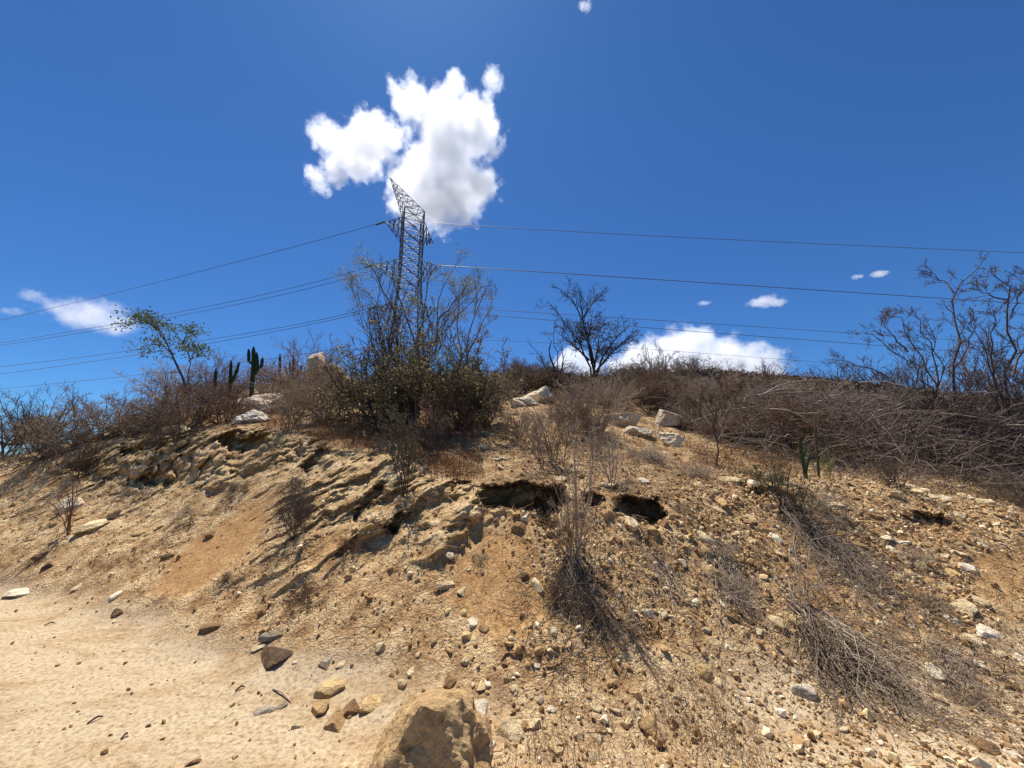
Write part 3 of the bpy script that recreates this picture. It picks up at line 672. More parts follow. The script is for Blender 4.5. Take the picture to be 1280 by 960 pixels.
# middle and right crest
for (k, u, v, h, st, lf, w_, lab) in [
 ('dry', 618, 498, 40, GB, LB, 1.4, 'low shrub beside the lone columnar cactus'),
 ('dense', 640, 488, 26, RB, (.15, .06, .04), 2.0, 'low rusty shrub on the skyline left of the forked dead trunk'),
 ('dense', 668, 484, 22, RB, (.12, .055, .04), 2.0, 'dark rusty shrub at the foot of the forked dead trunk'),
 ('dry', 715, 486, 40, GD, LD, 1.4, 'dark shrub at the foot of the leafless tree'),
 ('dry', 690, 580, 92, GB, LB, .75, 'brown twiggy shrub above the wide left hollow'),
 ('wiry', 670, 560, 60, GP, None, 1.1, 'pale wiry shrub left of the twiggy one above the hollow'),
 ('sapling', 765, 610, 86, GP, LB, 1.0, 'pale many-stemmed sapling above the round hollow'),
 ('wiry', 738, 540, 76, GP, None, 1.2, 'pale crisscross twigs behind the many-stemmed sapling'),
 ('dry', 652, 548, 46, GB, LB, 1.1, 'brown shrub left of the pale wiry shrub on the ledge'),
 ('wiry', 705, 545, 58, GB, LD, 1.1, 'dark twiggy shrub between the cream boulder and the grey lichened one'),
 ('dry', 745, 572, 40, GB, LB, 1.2, 'small brown shrub right behind the many-stemmed sapling'),
 ('tangle', 822, 580, 26, GP, LB, 1.5, 'low pale twigs in front of the cream white rock'),
 ('dry', 755, 505, 44, RB, LB, 1.6, 'reddish shrub below the leafless tree'),
 ('dense', 800, 508, 40, RB, LB, 1.8, 'broad red brown shrub behind the lichened boulder'),
 ('tangle', 800, 574, 34, GP, LB, 1.6, 'low tangle of pale twigs under the grey boulders'),
 ('wiry', 820, 492, 58, GB, LD, 1.2, 'airy twig shrub against the low cloud'),
 ('dry', 850, 500, 36, GB, LB, 2.0, 'low wide brown shrub right of the airy skyline shrub'),
 ('tangle', 868, 596, 36, GP, LB, 1.3, 'low grey cushion of twigs left of the little tree'),
 ('dry', 872, 530, 56, GB, LB, 1.3, 'brown shrub behind the little tree'),
 ('dense', 940, 545, 66, GB, (.15, .10, .05), 1.3, 'tawny shrub right of the little tree'),
 ('dry', 925, 510, 52, GB, LB, 1.5, 'brown shrub on the skyline right of the little tree'),
 ('dense', 980, 560, 74, RB, (.16, .09, .045), 1.1, 'rusty shrub left of the brush heap'),
 ('wiry', 905, 494, 46, GD, LD, 1.3, 'dark skyline twigs left of the low cloud end'),
 ('sapling', 965, 492, 48, GD, LD, 1.4, 'dark bare twigs on the skyline at the low cloud end'),
 ('dry', 1005, 520, 60, GB, (.16, .10, .05), 1.3, 'tawny shrub at the left end of the brush heap'),
 ('leafy', 975, 635, 60, GD, (.10, .105, .05), 1.1, 'grey green leafy shrub below the young cactus'),
 ('leafy', 1003, 655, 52, GD, (.08, .085, .04), 1.1, 'dark leafy shrub on the bank below the young cactus'),
 ('tangle', 1030, 640, 48, GP, LB, 1.2, 'grey dead shrub right of the dark leafy one'),
 ('dry', 1120, 606, 50, GD, LD, .8, 'thin dark shrub in front of the brush heap'),
 ('tangle', 1230, 610, 44, GD, LD, 1.3, 'dark tangle at the right end below the brush heap'),
 ('tangle', 1275, 632, 60, GD, LD, 1.1, 'dark twigs at the right edge under the brush heap'),
 ('wiry', 1040, 500, 48, GD, None, 1.4, 'bare arching twigs on the skyline left of the right-hand trees'),
 ('wiry', 1110, 505, 56, GD, None, 1.4, 'bare arching twigs just left of the right-hand trees')]:
    plant(k, u, v, h, st, lf, lab, 'shrubs of the middle and right crest', wide=w_)
# a second row of scrub that closes the crest
rows = [(20, 590), (250, 300), (300, 420), (420, 620), (620, 780), (780, 1000), (1000, 1280)]
RW = [(x, y) for x, y in []]
k2 = 0
PLACE = ['left of the green tree', 'behind the cactus group', 'behind the olive clump', 'behind the white rocks', 'below the low cloud', 'behind the brush heap']
n_by = {}
spots = []
for i in range(62):
    u = 20+i*20.5+R.uniform(-6, 6)
    v0 = np.interp(u, [0, 150, 300, 450, 640, 800, 960, 1100, 1280], [566, 534, 500, 498, 503, 505, 512, 520, 545])
    spots.append((u, v0+R.uniform(-12, 12)))
segs = [(0, 250), (250, 400), (400, 620), (620, 780), (780, 980), (980, 1300)]
for (a, b_), pl in zip(segs, PLACE):
    ss = sorted([s for s in spots if a <= s[0] < b_])
    for j, (u, v) in enumerate(ss):
        if 292 < u < 345 and v > 492: continue
        if (632 < u < 706 and v > 497) or (755 < u < 865 and v > 500): continue
        kd, adj, st, lf = R.choice([('dry', 'grey brown', GB, LB), ('dense', 'thick brown', GD, LB), ('dry', 'reddish brown', RB, (.15, .075, .05)), ('wiry', 'bare wiry', GP, None), ('tangle', 'tangled', GB, LB)])
        plant(kd, u, v, R.uniform(22, 56), st, lf, f'low {adj} background shrub {pl}, number {j+1} from left', 'background scrub on the crest', wide=R.uniform(1.2, 1.8))
segs = [('left of the airy skyline shrub', 630, 800), ('behind the little tree', 800, 900), ('between the little tree and the brush heap', 900, 1010)]
for pl, a, b_ in segs:
    n_ = int((b_-a)/9)
    for j in range(n_):
        u = a+(b_-a)*(j+.5)/n_+R.uniform(-4, 4); v = R.choice([498, 510, 522, 536, 548])+R.uniform(-6, 6)
        if (632 < u < 706 and v > 492) or (752 < u < 866 and v > 514): v = 478+R.uniform(0, 10)
        kd, adj, st, lf = R.choice([('dry', 'grey brown', GB, LB), ('dense', 'thick brown', GD, (.15, .10, .06)), ('dry', 'reddish brown', RB, (.16, .08, .05)), ('wiry', 'bare wiry', GP, None), ('olive', 'olive brown', GD, (.13, .105, .055))])
        plant(kd, u, v, R.uniform(26, 46), st, lf, f'{adj} shrub {pl}, number {j+1} from left', 'shrub belt right of the olive clump', wide=R.uniform(1.1, 1.6))
# bank plants
plant('dry', 366, 668, 76, GD, LD, 'dark shrub spilling down the bank left of middle', wide=.55, lean=(0, -.1))
plant('tangle', 378, 645, 50, GD, LD, 'dark dead twigs above the spilling shrub', wide=.8)
plant('tangle', 385, 740, 30, RB, (.13, .06, .04), 'small rusty tuft low on the bank left of middle', wide=1.1)
plant('dense', 436, 690, 24, RB, (.15, .06, .04), 'small dark red plant in a gully of the bank', wide=1.2)
plant('sapling', 90, 666, 58, RB, (.15, .07, .04), 'dark red fan-shaped sapling beside the white slab at left', wide=1.3, cat='sapling')
plant('wiry', 225, 560, 44, GD, LB, 'small bare sapling at the lip above the left outcrop', cat='sapling')
plant('wiry', 193, 566, 34, GD, LB, 'tiny bare sapling left of the one above the outcrop', cat='sapling')
plant('sapling', 722, 700, 150, GP, LB, 'tall bare sapling in the middle of the bank between both hollows', wide=.7, cat='sapling', i=0)
plant('wiry', 712, 695, 74, GB, LD, 'thinner sapling sharing the foot of the tall bare one', wide=.9, cat='sapling')
plant('tangle', 735, 770, 60, GD, LD, 'dark dead shrub hanging below the tall bare sapling', wide=.8)
plant('tangle', 700, 745, 40, GD, LD, 'dark twigs left of the hanging dead shrub', wide=1.1)
plant('tangle', 776, 790, 34, GP, LB, 'pale dead twigs right of the hanging dead shrub', wide=1.2)
plant('tangle', 600, 700, 18, GP, LB, 'little tuft of pale twigs below the left hollow', wide=1.2)
plant('tangle', 285, 725, 16, GD, LD, 'little dark tuft on the edge of the sand slide', wide=1.4)
plant('tangle', 240, 640, 18, GP, LB, 'dry twigs lying above the sand slide', wide=2.2)
plant('tangle', 300, 612, 20, GD, LB, 'dry twigs below the left outcrop', wide=1.8)
plant('tangle', 915, 745, 46, GP, LB, 'grey dead shrub on the bank left of the bare dirt strip', wide=1.2)
plant('tangle', 900, 690, 34, GP, LB, 'thin grey twigs on the bank below the little tree', wide=1.3)
plant('tangle', 1140, 700, 30, GP, LB, 'sparse grey twigs right of the long dead strand', wide=1.3)
plant('tangle', 1165, 760, 30, GB, LB, 'brown dead twigs beside the white flat stones', wide=1.4)
plant('tangle', 1215, 880, 34, GB, LB, 'brown dead twigs right of the toppled bush', wide=1.6)
plant('tangle', 850, 640, 22, GB, LB, 'short brown twigs right of the round hollow', wide=1.3)

# ---- dead branches lying downhill: toppled bushes whose stems fan out from one root
def fan(name, u0, v0, ends, n, col, label, spread=10, r=.006, lift=.10, kidn=2, cat='dead bush'):
    rnd = random.Random(int(u0+v0)); p0, _ = hit(u0, v0); out, tips = [], []
    for i in range(n):
        e = rnd.choice(ends); f = rnd.uniform(.35, 1.05)
        u = u0+(e[0]-u0)*f+rnd.gauss(0, spread); v = v0+(e[1]-v0)*f+rnd.gauss(0, spread)
        if rnd.random() < .22: u += rnd.gauss(0, 45); v += rnd.gauss(0, 28)
        q, _ = hit(u, min(v, 955))
        if q is None: continue
        s = p0+Vector((rnd.gauss(0, .07), rnd.gauss(0, .07), rnd.uniform(-.04, .05)))
        ln_ = (q-s).length; pts = []; hh = lift*rnd.uniform(.2, 1.3)*min(1, ln_)
        for t in (0, .2, .4, .6, .8, 1):
            x = s.lerp(q, t)+Vector((rnd.gauss(0, .055), rnd.gauss(0, .055), 0))*ln_*(t > 0)
            g_ = drop(x.x, x.y); pts.append(Vector((x.x, x.y, g_.z+.01+hh*math.sin(math.pi*min(t*1.15, 1))*(1-.3*t)+(0 if t else 0))))
        rr_ = r*.62*rnd.uniform(.5, 1.4); rad = [rr_*(1-.7*t) for t in (0, .2, .4, .6, .8, 1)]
        out.append((pts, rad)); kids(out, tips, pts, rad, ln_*.6, 1, dict(PT, n=(0, kidn+2, 2), lr=.5, ang=44, trop=(0, 0, 0), wig=.30), rnd, 2)
    v, f = tubes(out, 3); me = np_mesh('stems', v-np.array(p0), f, M_BARK, True)
    root = empty(name, p0); o = mobj('stems', me, root); o.color = c4(col); tag(root, label, cat); return root
fan('dead_bush', 1012, 775, [(1110, 880), (1150, 900), (1200, 925), (1070, 850), (1230, 930), (1050, 890), (1180, 850), (1235, 950), (1040, 860), (1060, 900), (1100, 920)], 210, (.24, .185, .135), 'toppled dark dead bush fanning downhill at lower right', 17, .0075, .16)
fan('dead_bush', 1018, 782, [(1130, 880), (1190, 930), (1080, 850), (1250, 945), (1100, 900)], 40, (.46, .38, .28), 'pale dead stems lying on the toppled dark bush at lower right', 14, .0075, .24)
fan('dead_bush', 1004, 772, [(990, 700), (1030, 720), (985, 740), (1050, 700)], 22, GP, 'upright dead stems at the head of the toppled bush', 8, .005, .5)
fan('dead_bush', 985, 632, [(1040, 700), (1080, 740), (1120, 790), (1060, 760), (1010, 680), (1100, 800)], 170, (.30, .24, .185), 'long grey strand of dead stems running down from the young cactus', 9, .006, .14)
fan('dead_bush', 1060, 690, [(1100, 760), (1150, 790), (1130, 750), (1170, 800)], 60, (.25, .20, .16), 'second grey strand of dead stems, right of the long one', 12, .006, .12)
fan('dead_bush', 900, 690, [(930, 800), (960, 790), (985, 830), (905, 770)], 34, GP, 'sparse dead stems left of the bare dirt strip', 12, .0055, .08)
fan('dead_bush', 722, 700, [(735, 790), (745, 830), (700, 770), (760, 780), (715, 800)], 70, (.24, .19, .15), 'dead stems hanging under the tall bare sapling', 14, .006, .10)
fan('dead_bush', 815, 700, [(860, 780), (880, 820), (840, 770), (870, 760)], 26, GP, 'thin dead stems running down from the round hollow', 8, .005, .06)
fan('dead_bush', 1180, 820, [(1250, 900), (1290, 930), (1230, 880), (1275, 880)], 34, (.25, .2, .16), 'brown dead stems at the far lower right', 12, .006, .08)
fan('dead_roots', 668, 600, [(655, 632), (690, 640), (702, 655), (640, 625)], 16, (.2, .15, .11), 'dark roots hanging across the wide left hollow', 6, .005, .05, cat='roots')
fan('dead_roots', 775, 612, [(790, 640), (812, 650), (770, 640), (830, 645)], 14, (.28, .22, .17), 'thin roots hanging over the round right hollow', 6, .0045, .05, cat='roots')
fan('dead_bush', 370, 600, [(350, 650), (365, 680), (385, 660), (360, 640)], 40, (.11, .085, .07), 'dark dead stems draped over the bank left of middle', 7, .005, .08)

# ---- brush heap on the right crest: a tangle nobody could count, plus the pale branches on top
rnd = random.Random(77); polys = []
def heap_z(X, Y):
    u, v = 0, 0
    e = math.exp(-((Y-9.3)/1.9)**4)*sstep(4.2, 7.0, np.array([X]))[0]
    return e*(1.15+.22*math.sin(X*1.3)+.14*math.sin(X*3.7+Y))
for i in range(5600):
    X = rnd.uniform(4.6, 15.5); Y = 9.3+rnd.gauss(0, 1.15)+.0*X
    if rnd.random() > .25+.75*min(1, (X-4)/3): continue
    h = heap_z(X, Y); z0 = drop(X, Y).z+rnd.random()**.6*h
    th = rnd.gauss(-.15, .75); ph = rnd.gauss(0, 1.0); ln_ = rnd.uniform(.5, 2.0)
    d = Vector((math.cos(th)*math.cos(ph), math.sin(ph)*.7, math.sin(th)*.55)).normalized()
    c = Vector((X, Y, z0)); arch = rnd.uniform(-.12, .22)*ln_; pts = []
    for t in (-.5, -.25, 0, .25, .5):
        q = c+d*ln_*t+Vector((rnd.gauss(0, .02), rnd.gauss(0, .02), arch*(1-4*t*t)))
        g_ = float(H(q.x, q.y)); pts.append(Vector((q.x, q.y, max(q.z, g_+.01))))
    r_ = rnd.uniform(.003, .010); rad = [r_, r_*.9, r_*.75, r_*.55, r_*.35]; polys.append((pts, rad))
    kids(polys, [], pts, rad, ln_*.5, 1, dict(PT, n=(0, 2), lr=.55, ang=30, trop=(0, 0, 0), wig=.12), rnd, 2)
v, f = tubes(polys, 3); hp = mobj('brush_heap', np_mesh('brush_heap', v, f, M_BARK, True)); hp.color = (.225, .18, .15, 1)
tag(hp, 'heap of tangled dead brushwood on the right crest', 'brushwood', kind='stuff')
POSW = ['rising over the skyline', 'lying along the heap top', 'slanting down the front', 'near the tree trunks']
for i in range(26):
    X = 5.6+i*.36; Y = rnd.uniform(7.6, 9.2); ln_ = rnd.uniform(1.3, 2.8); h = heap_z(X, Y)
    th = rnd.gauss(-.22, .2); out = []
    d = Vector((math.cos(th), rnd.gauss(0, .35), math.sin(th)*.8)).normalized(); c = Vector((X, Y, drop(X, Y).z+h+.05)); arch = rnd.uniform(.05, .25)*ln_*.6
    pts = [c+d*ln_*t+Vector((rnd.gauss(0, .03), rnd.gauss(0, .03), arch*(1-4*t*t))) for t in (-.5, -.3, -.1, .1, .3, .5)]
    rad = [.015*(1-.13*j) for j in range(6)]; out.append((pts, rad))
    kids(out, [], pts, rad, ln_*.5, 1, dict(PT, n=(0, 6, 3), lr=.5, ang=32, trop=(0, 0, 0), wig=.1), rnd, 3)
    v, f = tubes(out, 4); me = np_mesh('dead_branch', v-np.array(c), f, M_BARK, True); o = mobj('dead_branch', me); o.location = c
    o.color = c4((.42, .36, .30) if i % 2 else (.28, .23, .19))
    tag(o, f"{'pale' if i % 2 else 'brown'} dead branch on the brush heap, number {i+1} from its left end", 'branch', 'branches on the brush heap')

# ============================================================ trees with their own limbs
def tree(name, label, Y, limbs, col, P, r, maxl=3, n=7, leaf=None, leafn=0, leafcol=LG, depth=.5, seed=1, leafv=None, ln=.5, sides=5, cat='tree', one=False):
    """limbs: photo polylines; each gets its own depth offset so that the crown is round"""
    rnd = random.Random(seed); big, small, tips = [], [], []
    p0 = at(*limbs[0][0][0], Y) if isinstance(limbs[0][0][0], tuple) else at(*limbs[0][0], Y)
    g_ = drop(p0.x, Y)
    for li, pl in enumerate(limbs):
        dy = rnd.uniform(-depth, depth); m_ = len(pl); pts = []
        for j, (u, v) in enumerate(pl):
            t = j/(m_-1); pts.append(at(u, v, Y+dy*t))
        # resample to 9 points with a little wander
        out = []; seg = [0]
        for a, b_ in zip(pts, pts[1:]): seg.append(seg[-1]+(b_-a).length)
        tot = seg[-1]
        for j in range(9):
            s = tot*j/8; k = max(i for i in range(len(seg)) if seg[i] <= s+1e-9); k = min(k, len(pts)-2)
            q = pts[k].lerp(pts[k+1], (s-seg[k])/max(1e-6, seg[k+1]-seg[k]))
            if 0 < j: q = q+Vector((rnd.gauss(0, .012), rnd.gauss(0, .05), rnd.gauss(0, .012)))*tot*.5
            out.append(q)
        if abs(pl[0][0]-limbs[0][0][0]) < 9 and abs(pl[0][1]-limbs[0][0][1]) < 9: out[0] = out[0]+Vector((0, 0, min(0, g_.z-out[0].z)-.05)) if g_.z < out[0].z+1 else out[0]
        rl = r*.62*(1 if li == 0 else rnd.uniform(.45, .75)); rad = [rl*(1-.78*j/8) for j in range(9)]
        big.append((out, rad))
        kids(small, tips, out, rad, ln*Y/8*3.1, 0, P, rnd, maxl, n=n, t0=.3)
    root = empty(name, g_)
    if one: big += small; small = []
    v, f = tubes(big, sides); me = np_mesh('trunk', v-np.array(g_), f, M_BARK, True); o = mobj('trunk', me, root); o.color = c4(col)
    if small:
        v, f = tubes(small, 3); me = np_mesh('twigs', v-np.array(g_), f, M_BARK, True); o = mobj('twigs', me, root); o.color = c4(col)
    if leafn:
        pool = tips
        if leafv is not None:
            pool = []
            for t in tips:
                uu, vv = project(t.x, t.y, t.z)
                if leafv(float(uu), float(vv)): pool.append(t)
            pool = pool or tips
        # clumps: leaves gather at a share of the tips
        cl = [rnd.choice(pool) for _ in range(max(20, leafn//9))]
        s_ = .085*Y/8
        pt = [rnd.choice(cl)+Vector((rnd.gauss(0, s_*1.3), rnd.gauss(0, s_*1.3), rnd.gauss(0, s_*.5))) for _ in range(leafn)]
        lv, lf = leafmesh(pt, leaf, seed, .45); me = np_mesh('leaves', lv-np.array(g_), lf, M_LEAF); o = mobj('leaves', me, root); o.color = c4(leafcol)
    if one: pass
    tag(root, label, cat); return root
TW = dict(wig=.13, trop=(.05, .03, .02), n=(6, 6, 5), lr=.58, ang=38, rmin=.0045, rr=.55)
TF = dict(wig=.10, trop=(.02, .0, .0), n=(4, 4, 3), lr=.5, ang=40, rmin=.004, rr=.55)
tree('leaning_tree', 'leaning green tree with flat feathery crown on the left crest', 9.5,
     [[(240, 500), (228, 470), (215, 440), (200, 415), (185, 392)], [(240, 500), (236, 470), (237, 450), (228, 430), (215, 410), (205, 402)], [(216, 442), (200, 430), (182, 432), (165, 438)], [(208, 428), (190, 405), (170, 395)],
      [(236, 452), (245, 436)], [(200, 412), (178, 400), (160, 405)], [(228, 430), (236, 414), (240, 412)]], (.12, .095, .075), TF, .055, 2, 7, .07, 1800, (.10, .13, .05), .8, 3,
     lambda u, v: v < 447 and v > 380, .17)
tree('bare_tree', 'leafless tree with dense dark heart on the skyline right of the pylon', 15,
     [[(741, 492), (743, 460), (738, 430), (728, 400), (724, 375)], [(741, 492), (738, 460), (722, 425), (700, 395), (686, 378)], [(741, 488), (752, 450), (768, 425), (790, 402)], [(742, 470), (748, 430), (750, 405)],
      [(728, 400), (718, 380), (705, 364)], [(728, 398), (740, 380), (746, 368)], [(745, 465), (765, 440), (782, 425), (790, 418)], [(736, 450), (715, 430), (696, 415)], [(744, 455), (735, 425), (740, 400)]],
     (.09, .07, .06), dict(TW, rmin=.006), .12, 3, 8, .09, 1800, (.06, .045, .035), 1.2, 5, lambda u, v: v > 398 and 718 < u < 772, .24)
tree('dead_tree', 'short forked dead trunk wound with vines left of the leafless tree', 13,
     [[(694, 484), (692, 455), (686, 440), (690, 425)], [(699, 484), (697, 455), (698, 440), (690, 425), (694, 400)], [(690, 478), (682, 458), (672, 440), (660, 428)], [(700, 470), (704, 450), (702, 432)]],
     (.09, .075, .065), dict(TW, n=(2, 2), rmin=.006), .085, 2, 4, None, 0, LG, .4, 6, None, .16, one=True)
tree('sparse_tree', 'tall spreading tree with thin yellow green leaves in front of the pylon', 9.5,
     [[(520, 520), (524, 470), (520, 430), (505, 390), (490, 350), (488, 330)], [(522, 480), (500, 430), (475, 390), (455, 365), (438, 350)], [(524, 470), (545, 420), (548, 380), (560, 345), (570, 328)],
      [(500, 400), (480, 365), (468, 340), (462, 328)], [(548, 400), (575, 370), (585, 350)], [(520, 430), (530, 390), (535, 350), (540, 335)], [(530, 450), (558, 410), (580, 385), (600, 365)], [(480, 390), (455, 362), (432, 352)]],
     (.17, .135, .105), dict(TW, n=(5, 5, 4), rmin=.0032), .065, 3, 6, .045, 4200, (.23, .245, .10), .9, 8, lambda u, v: v < 440, .30)
tree('pale_bare_tree', 'pale leafless tree right of the pylon beside the sparse-leaved one', 10.5,
     [[(578, 520), (580, 470), (585, 430), (590, 400), (608, 360)], [(580, 470), (575, 430), (572, 400), (575, 365), (580, 345)], [(585, 440), (600, 410), (612, 385), (622, 358)], [(590, 455), (600, 430), (604, 410), (615, 402)],
      [(578, 450), (565, 420), (558, 395)], [(592, 400), (596, 370), (598, 352)]],
     (.26, .215, .175), TW, .06, 3, 6, None, 0, LG, .8, 9, None, .25)
tree('little_tree', 'little dark tree on a single thin stem right of middle', 6.6,
     [[(897, 588), (898, 560), (896, 540), (890, 515), (880, 495)], [(897, 548), (908, 520), (918, 500), (925, 485)], [(896, 545), (880, 525), (868, 505)], [(893, 530), (900, 505), (905, 488)]],
     (.13, .095, .075), TW, .028, 3, 6, .03, 160, (.14, .09, .05), .4, 10, None, .26)
tree('bare_tree', 'tall bare tree right of the brush heap with one long straight shoot', 9.0,
     [[(1183, 512), (1186, 470), (1190, 430), (1193, 395), (1192, 365), (1215, 338), (1234, 318)], [(1168, 500), (1150, 470), (1125, 445), (1100, 425), (1077, 412)], [(1170, 500), (1158, 460), (1140, 420), (1125, 395), (1095, 385)],
      [(1192, 366), (1180, 352), (1160, 340)], [(1172, 490), (1165, 440), (1150, 400), (1122, 380)], [(1186, 470), (1205, 440), (1215, 410), (1220, 395)], [(1175, 500), (1180, 450), (1165, 420), (1160, 400)], [(1135, 440), (1110, 415), (1098, 395)]],
     (.13, .095, .095), TW, .05, 3, 6, .05, 130, (.16, .19, .06), .7, 12, lambda u, v: v < 400, .24)
tree('bare_tree', 'bare many-limbed tree at the right edge, taller than its neighbour', 8.5,
     [[(1252, 540), (1254, 500), (1268, 460), (1272, 430), (1260, 395), (1252, 360), (1240, 340)], [(1240, 525), (1245, 480), (1235, 440), (1222, 410), (1205, 400)], [(1266, 470), (1280, 440), (1295, 410), (1300, 380)],
      [(1254, 500), (1240, 460), (1245, 420), (1235, 390)], [(1262, 400), (1275, 370), (1285, 345)], [(1256, 380), (1240, 368), (1222, 362)], [(1250, 510), (1230, 480), (1215, 465), (1203, 455)]],
     (.12, .09, .09), TW, .06, 3, 7, .05, 160, (.15, .18, .06), .7, 13, lambda u, v: v < 370, .24)
tree('bare_tree', 'low spreading bare tree left of the tall one with the straight shoot', 10.5,
     [[(1130, 510), (1120, 480), (1090, 460), (1060, 450), (1030, 448)], [(1135, 510), (1140, 480), (1135, 450), (1120, 440)], [(1130, 510), (1118, 485), (1085, 478), (1055, 470)], [(1130, 510), (1095, 490), (1065, 462), (1045, 440)]],
     (.14, .105, .10), TW, .035, 3, 5, None, 0, LG, .6, 14, None, .2)
tree('bare_tree', 'thin bare tree between the two tall ones at right', 9.6,
     [[(1212, 520), (1210, 480), (1205, 450), (1200, 420)], [(1212, 500), (1225, 470), (1235, 455), (1240, 440)], [(1210, 490), (1195, 465), (1188, 445)], [(1216, 510), (1235, 490), (1262, 480)]],
     (.14, .11, .105), TW, .03, 3, 5, None, 0, LG, .5, 15, None, .2)
for (u, v, h, w_, lab) in [(1168, 508, 130, .9, 'many-stemmed bare shrub at the foot of the tree with the straight shoot'), (1255, 540, 150, .9, 'many-stemmed bare shrub at the foot of the right edge tree'), (1218, 525, 110, .9, 'bare shrub filling the gap between the two tall right-hand trees'),
                       (1100, 505, 90, 1.0, 'bare vase-shaped shrub left of the right-hand trees'), (1290, 545, 170, .8, 'tall bare shrub cut by the right edge of the photo'), (1145, 505, 100, .9, 'bare vase-shaped shrub close left of the tree with the straight shoot')]:
    plant('wiry', u, v, h, (.17, .13, .12), None, lab, 'bare shrubs among the right-hand trees', Y=9.3, wide=w_)
tree('skyline_twigs', 'fan of leafless twigs on the skyline in front of the low cloud', 20,
     [[(822, 480), (812, 455), (800, 435)], [(822, 480), (822, 450), (820, 430)], [(823, 480), (834, 455), (842, 440)], [(824, 480), (812, 462), (802, 455)]],
     (.12, .10, .085), dict(TW, rmin=.010), .03, 2, 6, None, 0, LG, .6, 16, None, .12)
tree('dead_branch', 'white weathered log lying right of the bright white rock', 8.0,
     [[(322, 515), (335, 509), (350, 507), (364, 505)], [(335, 509), (328, 500), (334, 494)]], (.62, .60, .55), dict(TW, n=(1, 1)), .035, 1, 2, None, 0, LG, .1, 17, None, .02, cat='log', one=True)
tree('dead_root', 'dark curved dead root poking out right of the round hollow', 3.9,
     [[(905, 745), (915, 735), (925, 725), (932, 700), (928, 685)]], (.16, .11, .085), dict(TW, n=(1, 1), rmin=.002), .018, 1, 3, None, 0, LG, .05, 18, None, .02, cat='root', one=True)

# ============================================================ cacti
def cactus_part(pts, r, ribs=9):
    P = np.array([p[:] for p in pts], float); n = 14
    seg = np.linspace(0, 1, n); tt = np.linspace(0, 1, len(P)); C = np.stack([np.interp(seg, tt, P[:, i]) for i in range(3)], 1)
    rad = r*np.ones(n); rad[-3:] = r*np.array([.93, .72, .25]); rad[0] *= .9
    T_ = np.gradient(C, axis=0); T_ /= np.linalg.norm(T_, axis=1, keepdims=True)
    A = np.cross(T_, np.array([0, 1., .1])); A /= np.linalg.norm(A, axis=1, keepdims=True); B_ = np.cross(T_, A); m_ = ribs*4
    a = np.arange(m_)*2*math.pi/m_; rb = 1+.13*np.cos(a*ribs)
    V = C[:, None]+(rad[:, None]*rb)[..., None]*(A[:, None]*np.cos(a)[:, None]+B_[:, None]*np.sin(a)[:, None])
    idx = np.arange(n*m_).reshape(n, m_); q = np.stack([idx[:-1], np.roll(idx[:-1], -1, 1), np.roll(idx[1:], -1, 1), idx[1:]], -1).reshape(-1, 4)
    return V.reshape(-1, 3), q
def cactus(label, Y, columns, rpx=3.2, col=(.55, .55, .6)):
    """columns: photo polylines, the first is the main column"""
    p0 = at(*columns[0][0], Y); g_ = drop(p0.x, Y); root = empty('columnar_cactus', g_)
    for i, pl in enumerate(columns):
        pts = [at(u, v, Y)-g_ for u, v in pl]
        if i == 0 and pts[0].z > -.05: pts[0] = Vector((pts[0].x, pts[0].y, -.1))
        f = Y*CP; v_, q = cactus_part(pts, rpx*.66*f/F*(1 if i == 0 else .80)); o = mobj('column' if i == 0 else 'arm', np_mesh('cactus', v_, q, M_CACT, True), root); o.color = c4(col)
    tag(root, label, 'cactus', 'columnar cacti on the crest')
cactus('columnar cactus with three upright arms, tallest on the left crest', 10.5, [[(317, 478), (317, 455), (317, 433)], [(317, 456), (311, 451), (311, 436)], [(318, 462), (327, 458), (328, 447)], [(318, 468), (322, 462), (321, 440)]], 3.4)
cactus('slim columnar cactus left of the many-armed one', 10.5, [[(290, 486), (289, 450)], [(290, 474), (296, 466), (299, 452)], [(290, 478), (294, 470), (295, 462)]], 2.6)
cactus('short single cactus column near the green tree', 10.5, [[(270, 490), (270, 460)]], 2.6)
cactus('slim cactus column, left of the small group on the skyline', 13, [[(351, 478), (350, 442)]], 2.3)
cactus('cactus clump of four short arms in the small skyline group', 13, [[(368, 476), (367, 446)], [(368, 470), (363, 465), (362, 452)], [(369, 472), (375, 466), (377, 456)], [(366, 474), (359, 470), (357, 458)], [(369, 474), (373, 470), (372, 460)]], 2.4)
cactus('thin cactus column right of the small skyline group', 14, [[(388, 478), (388, 446)]], 2.0)
cactus('lone cactus column right of the olive bush on the skyline', 12, [[(598, 482), (598, 446)]], 3.2)
cactus('young green cactus standing among shrubs on the right', 6.1, [[(1007, 590), (1003, 572), (999, 548)], [(1007, 590), (1010, 575), (1013, 566)]], 3.0, (.75, .75, .55))
cactus('brown dried cactus stem beside the young green cactus', 6.3, [[(1021, 582), (1020, 550), (1019, 520)]], 2.0, (1.5, .95, .85))
plant('leafy', 1034, 582, 30, (.2, .22, .1), (.28, .32, .12), 'bright pale green shoot right of the young cactus', wide=.6, Y=6.3)
plant('leafy', 1064, 575, 22, (.2, .22, .1), (.22, .26, .09), 'small bright green plant in front of the brush heap', wide=.8)

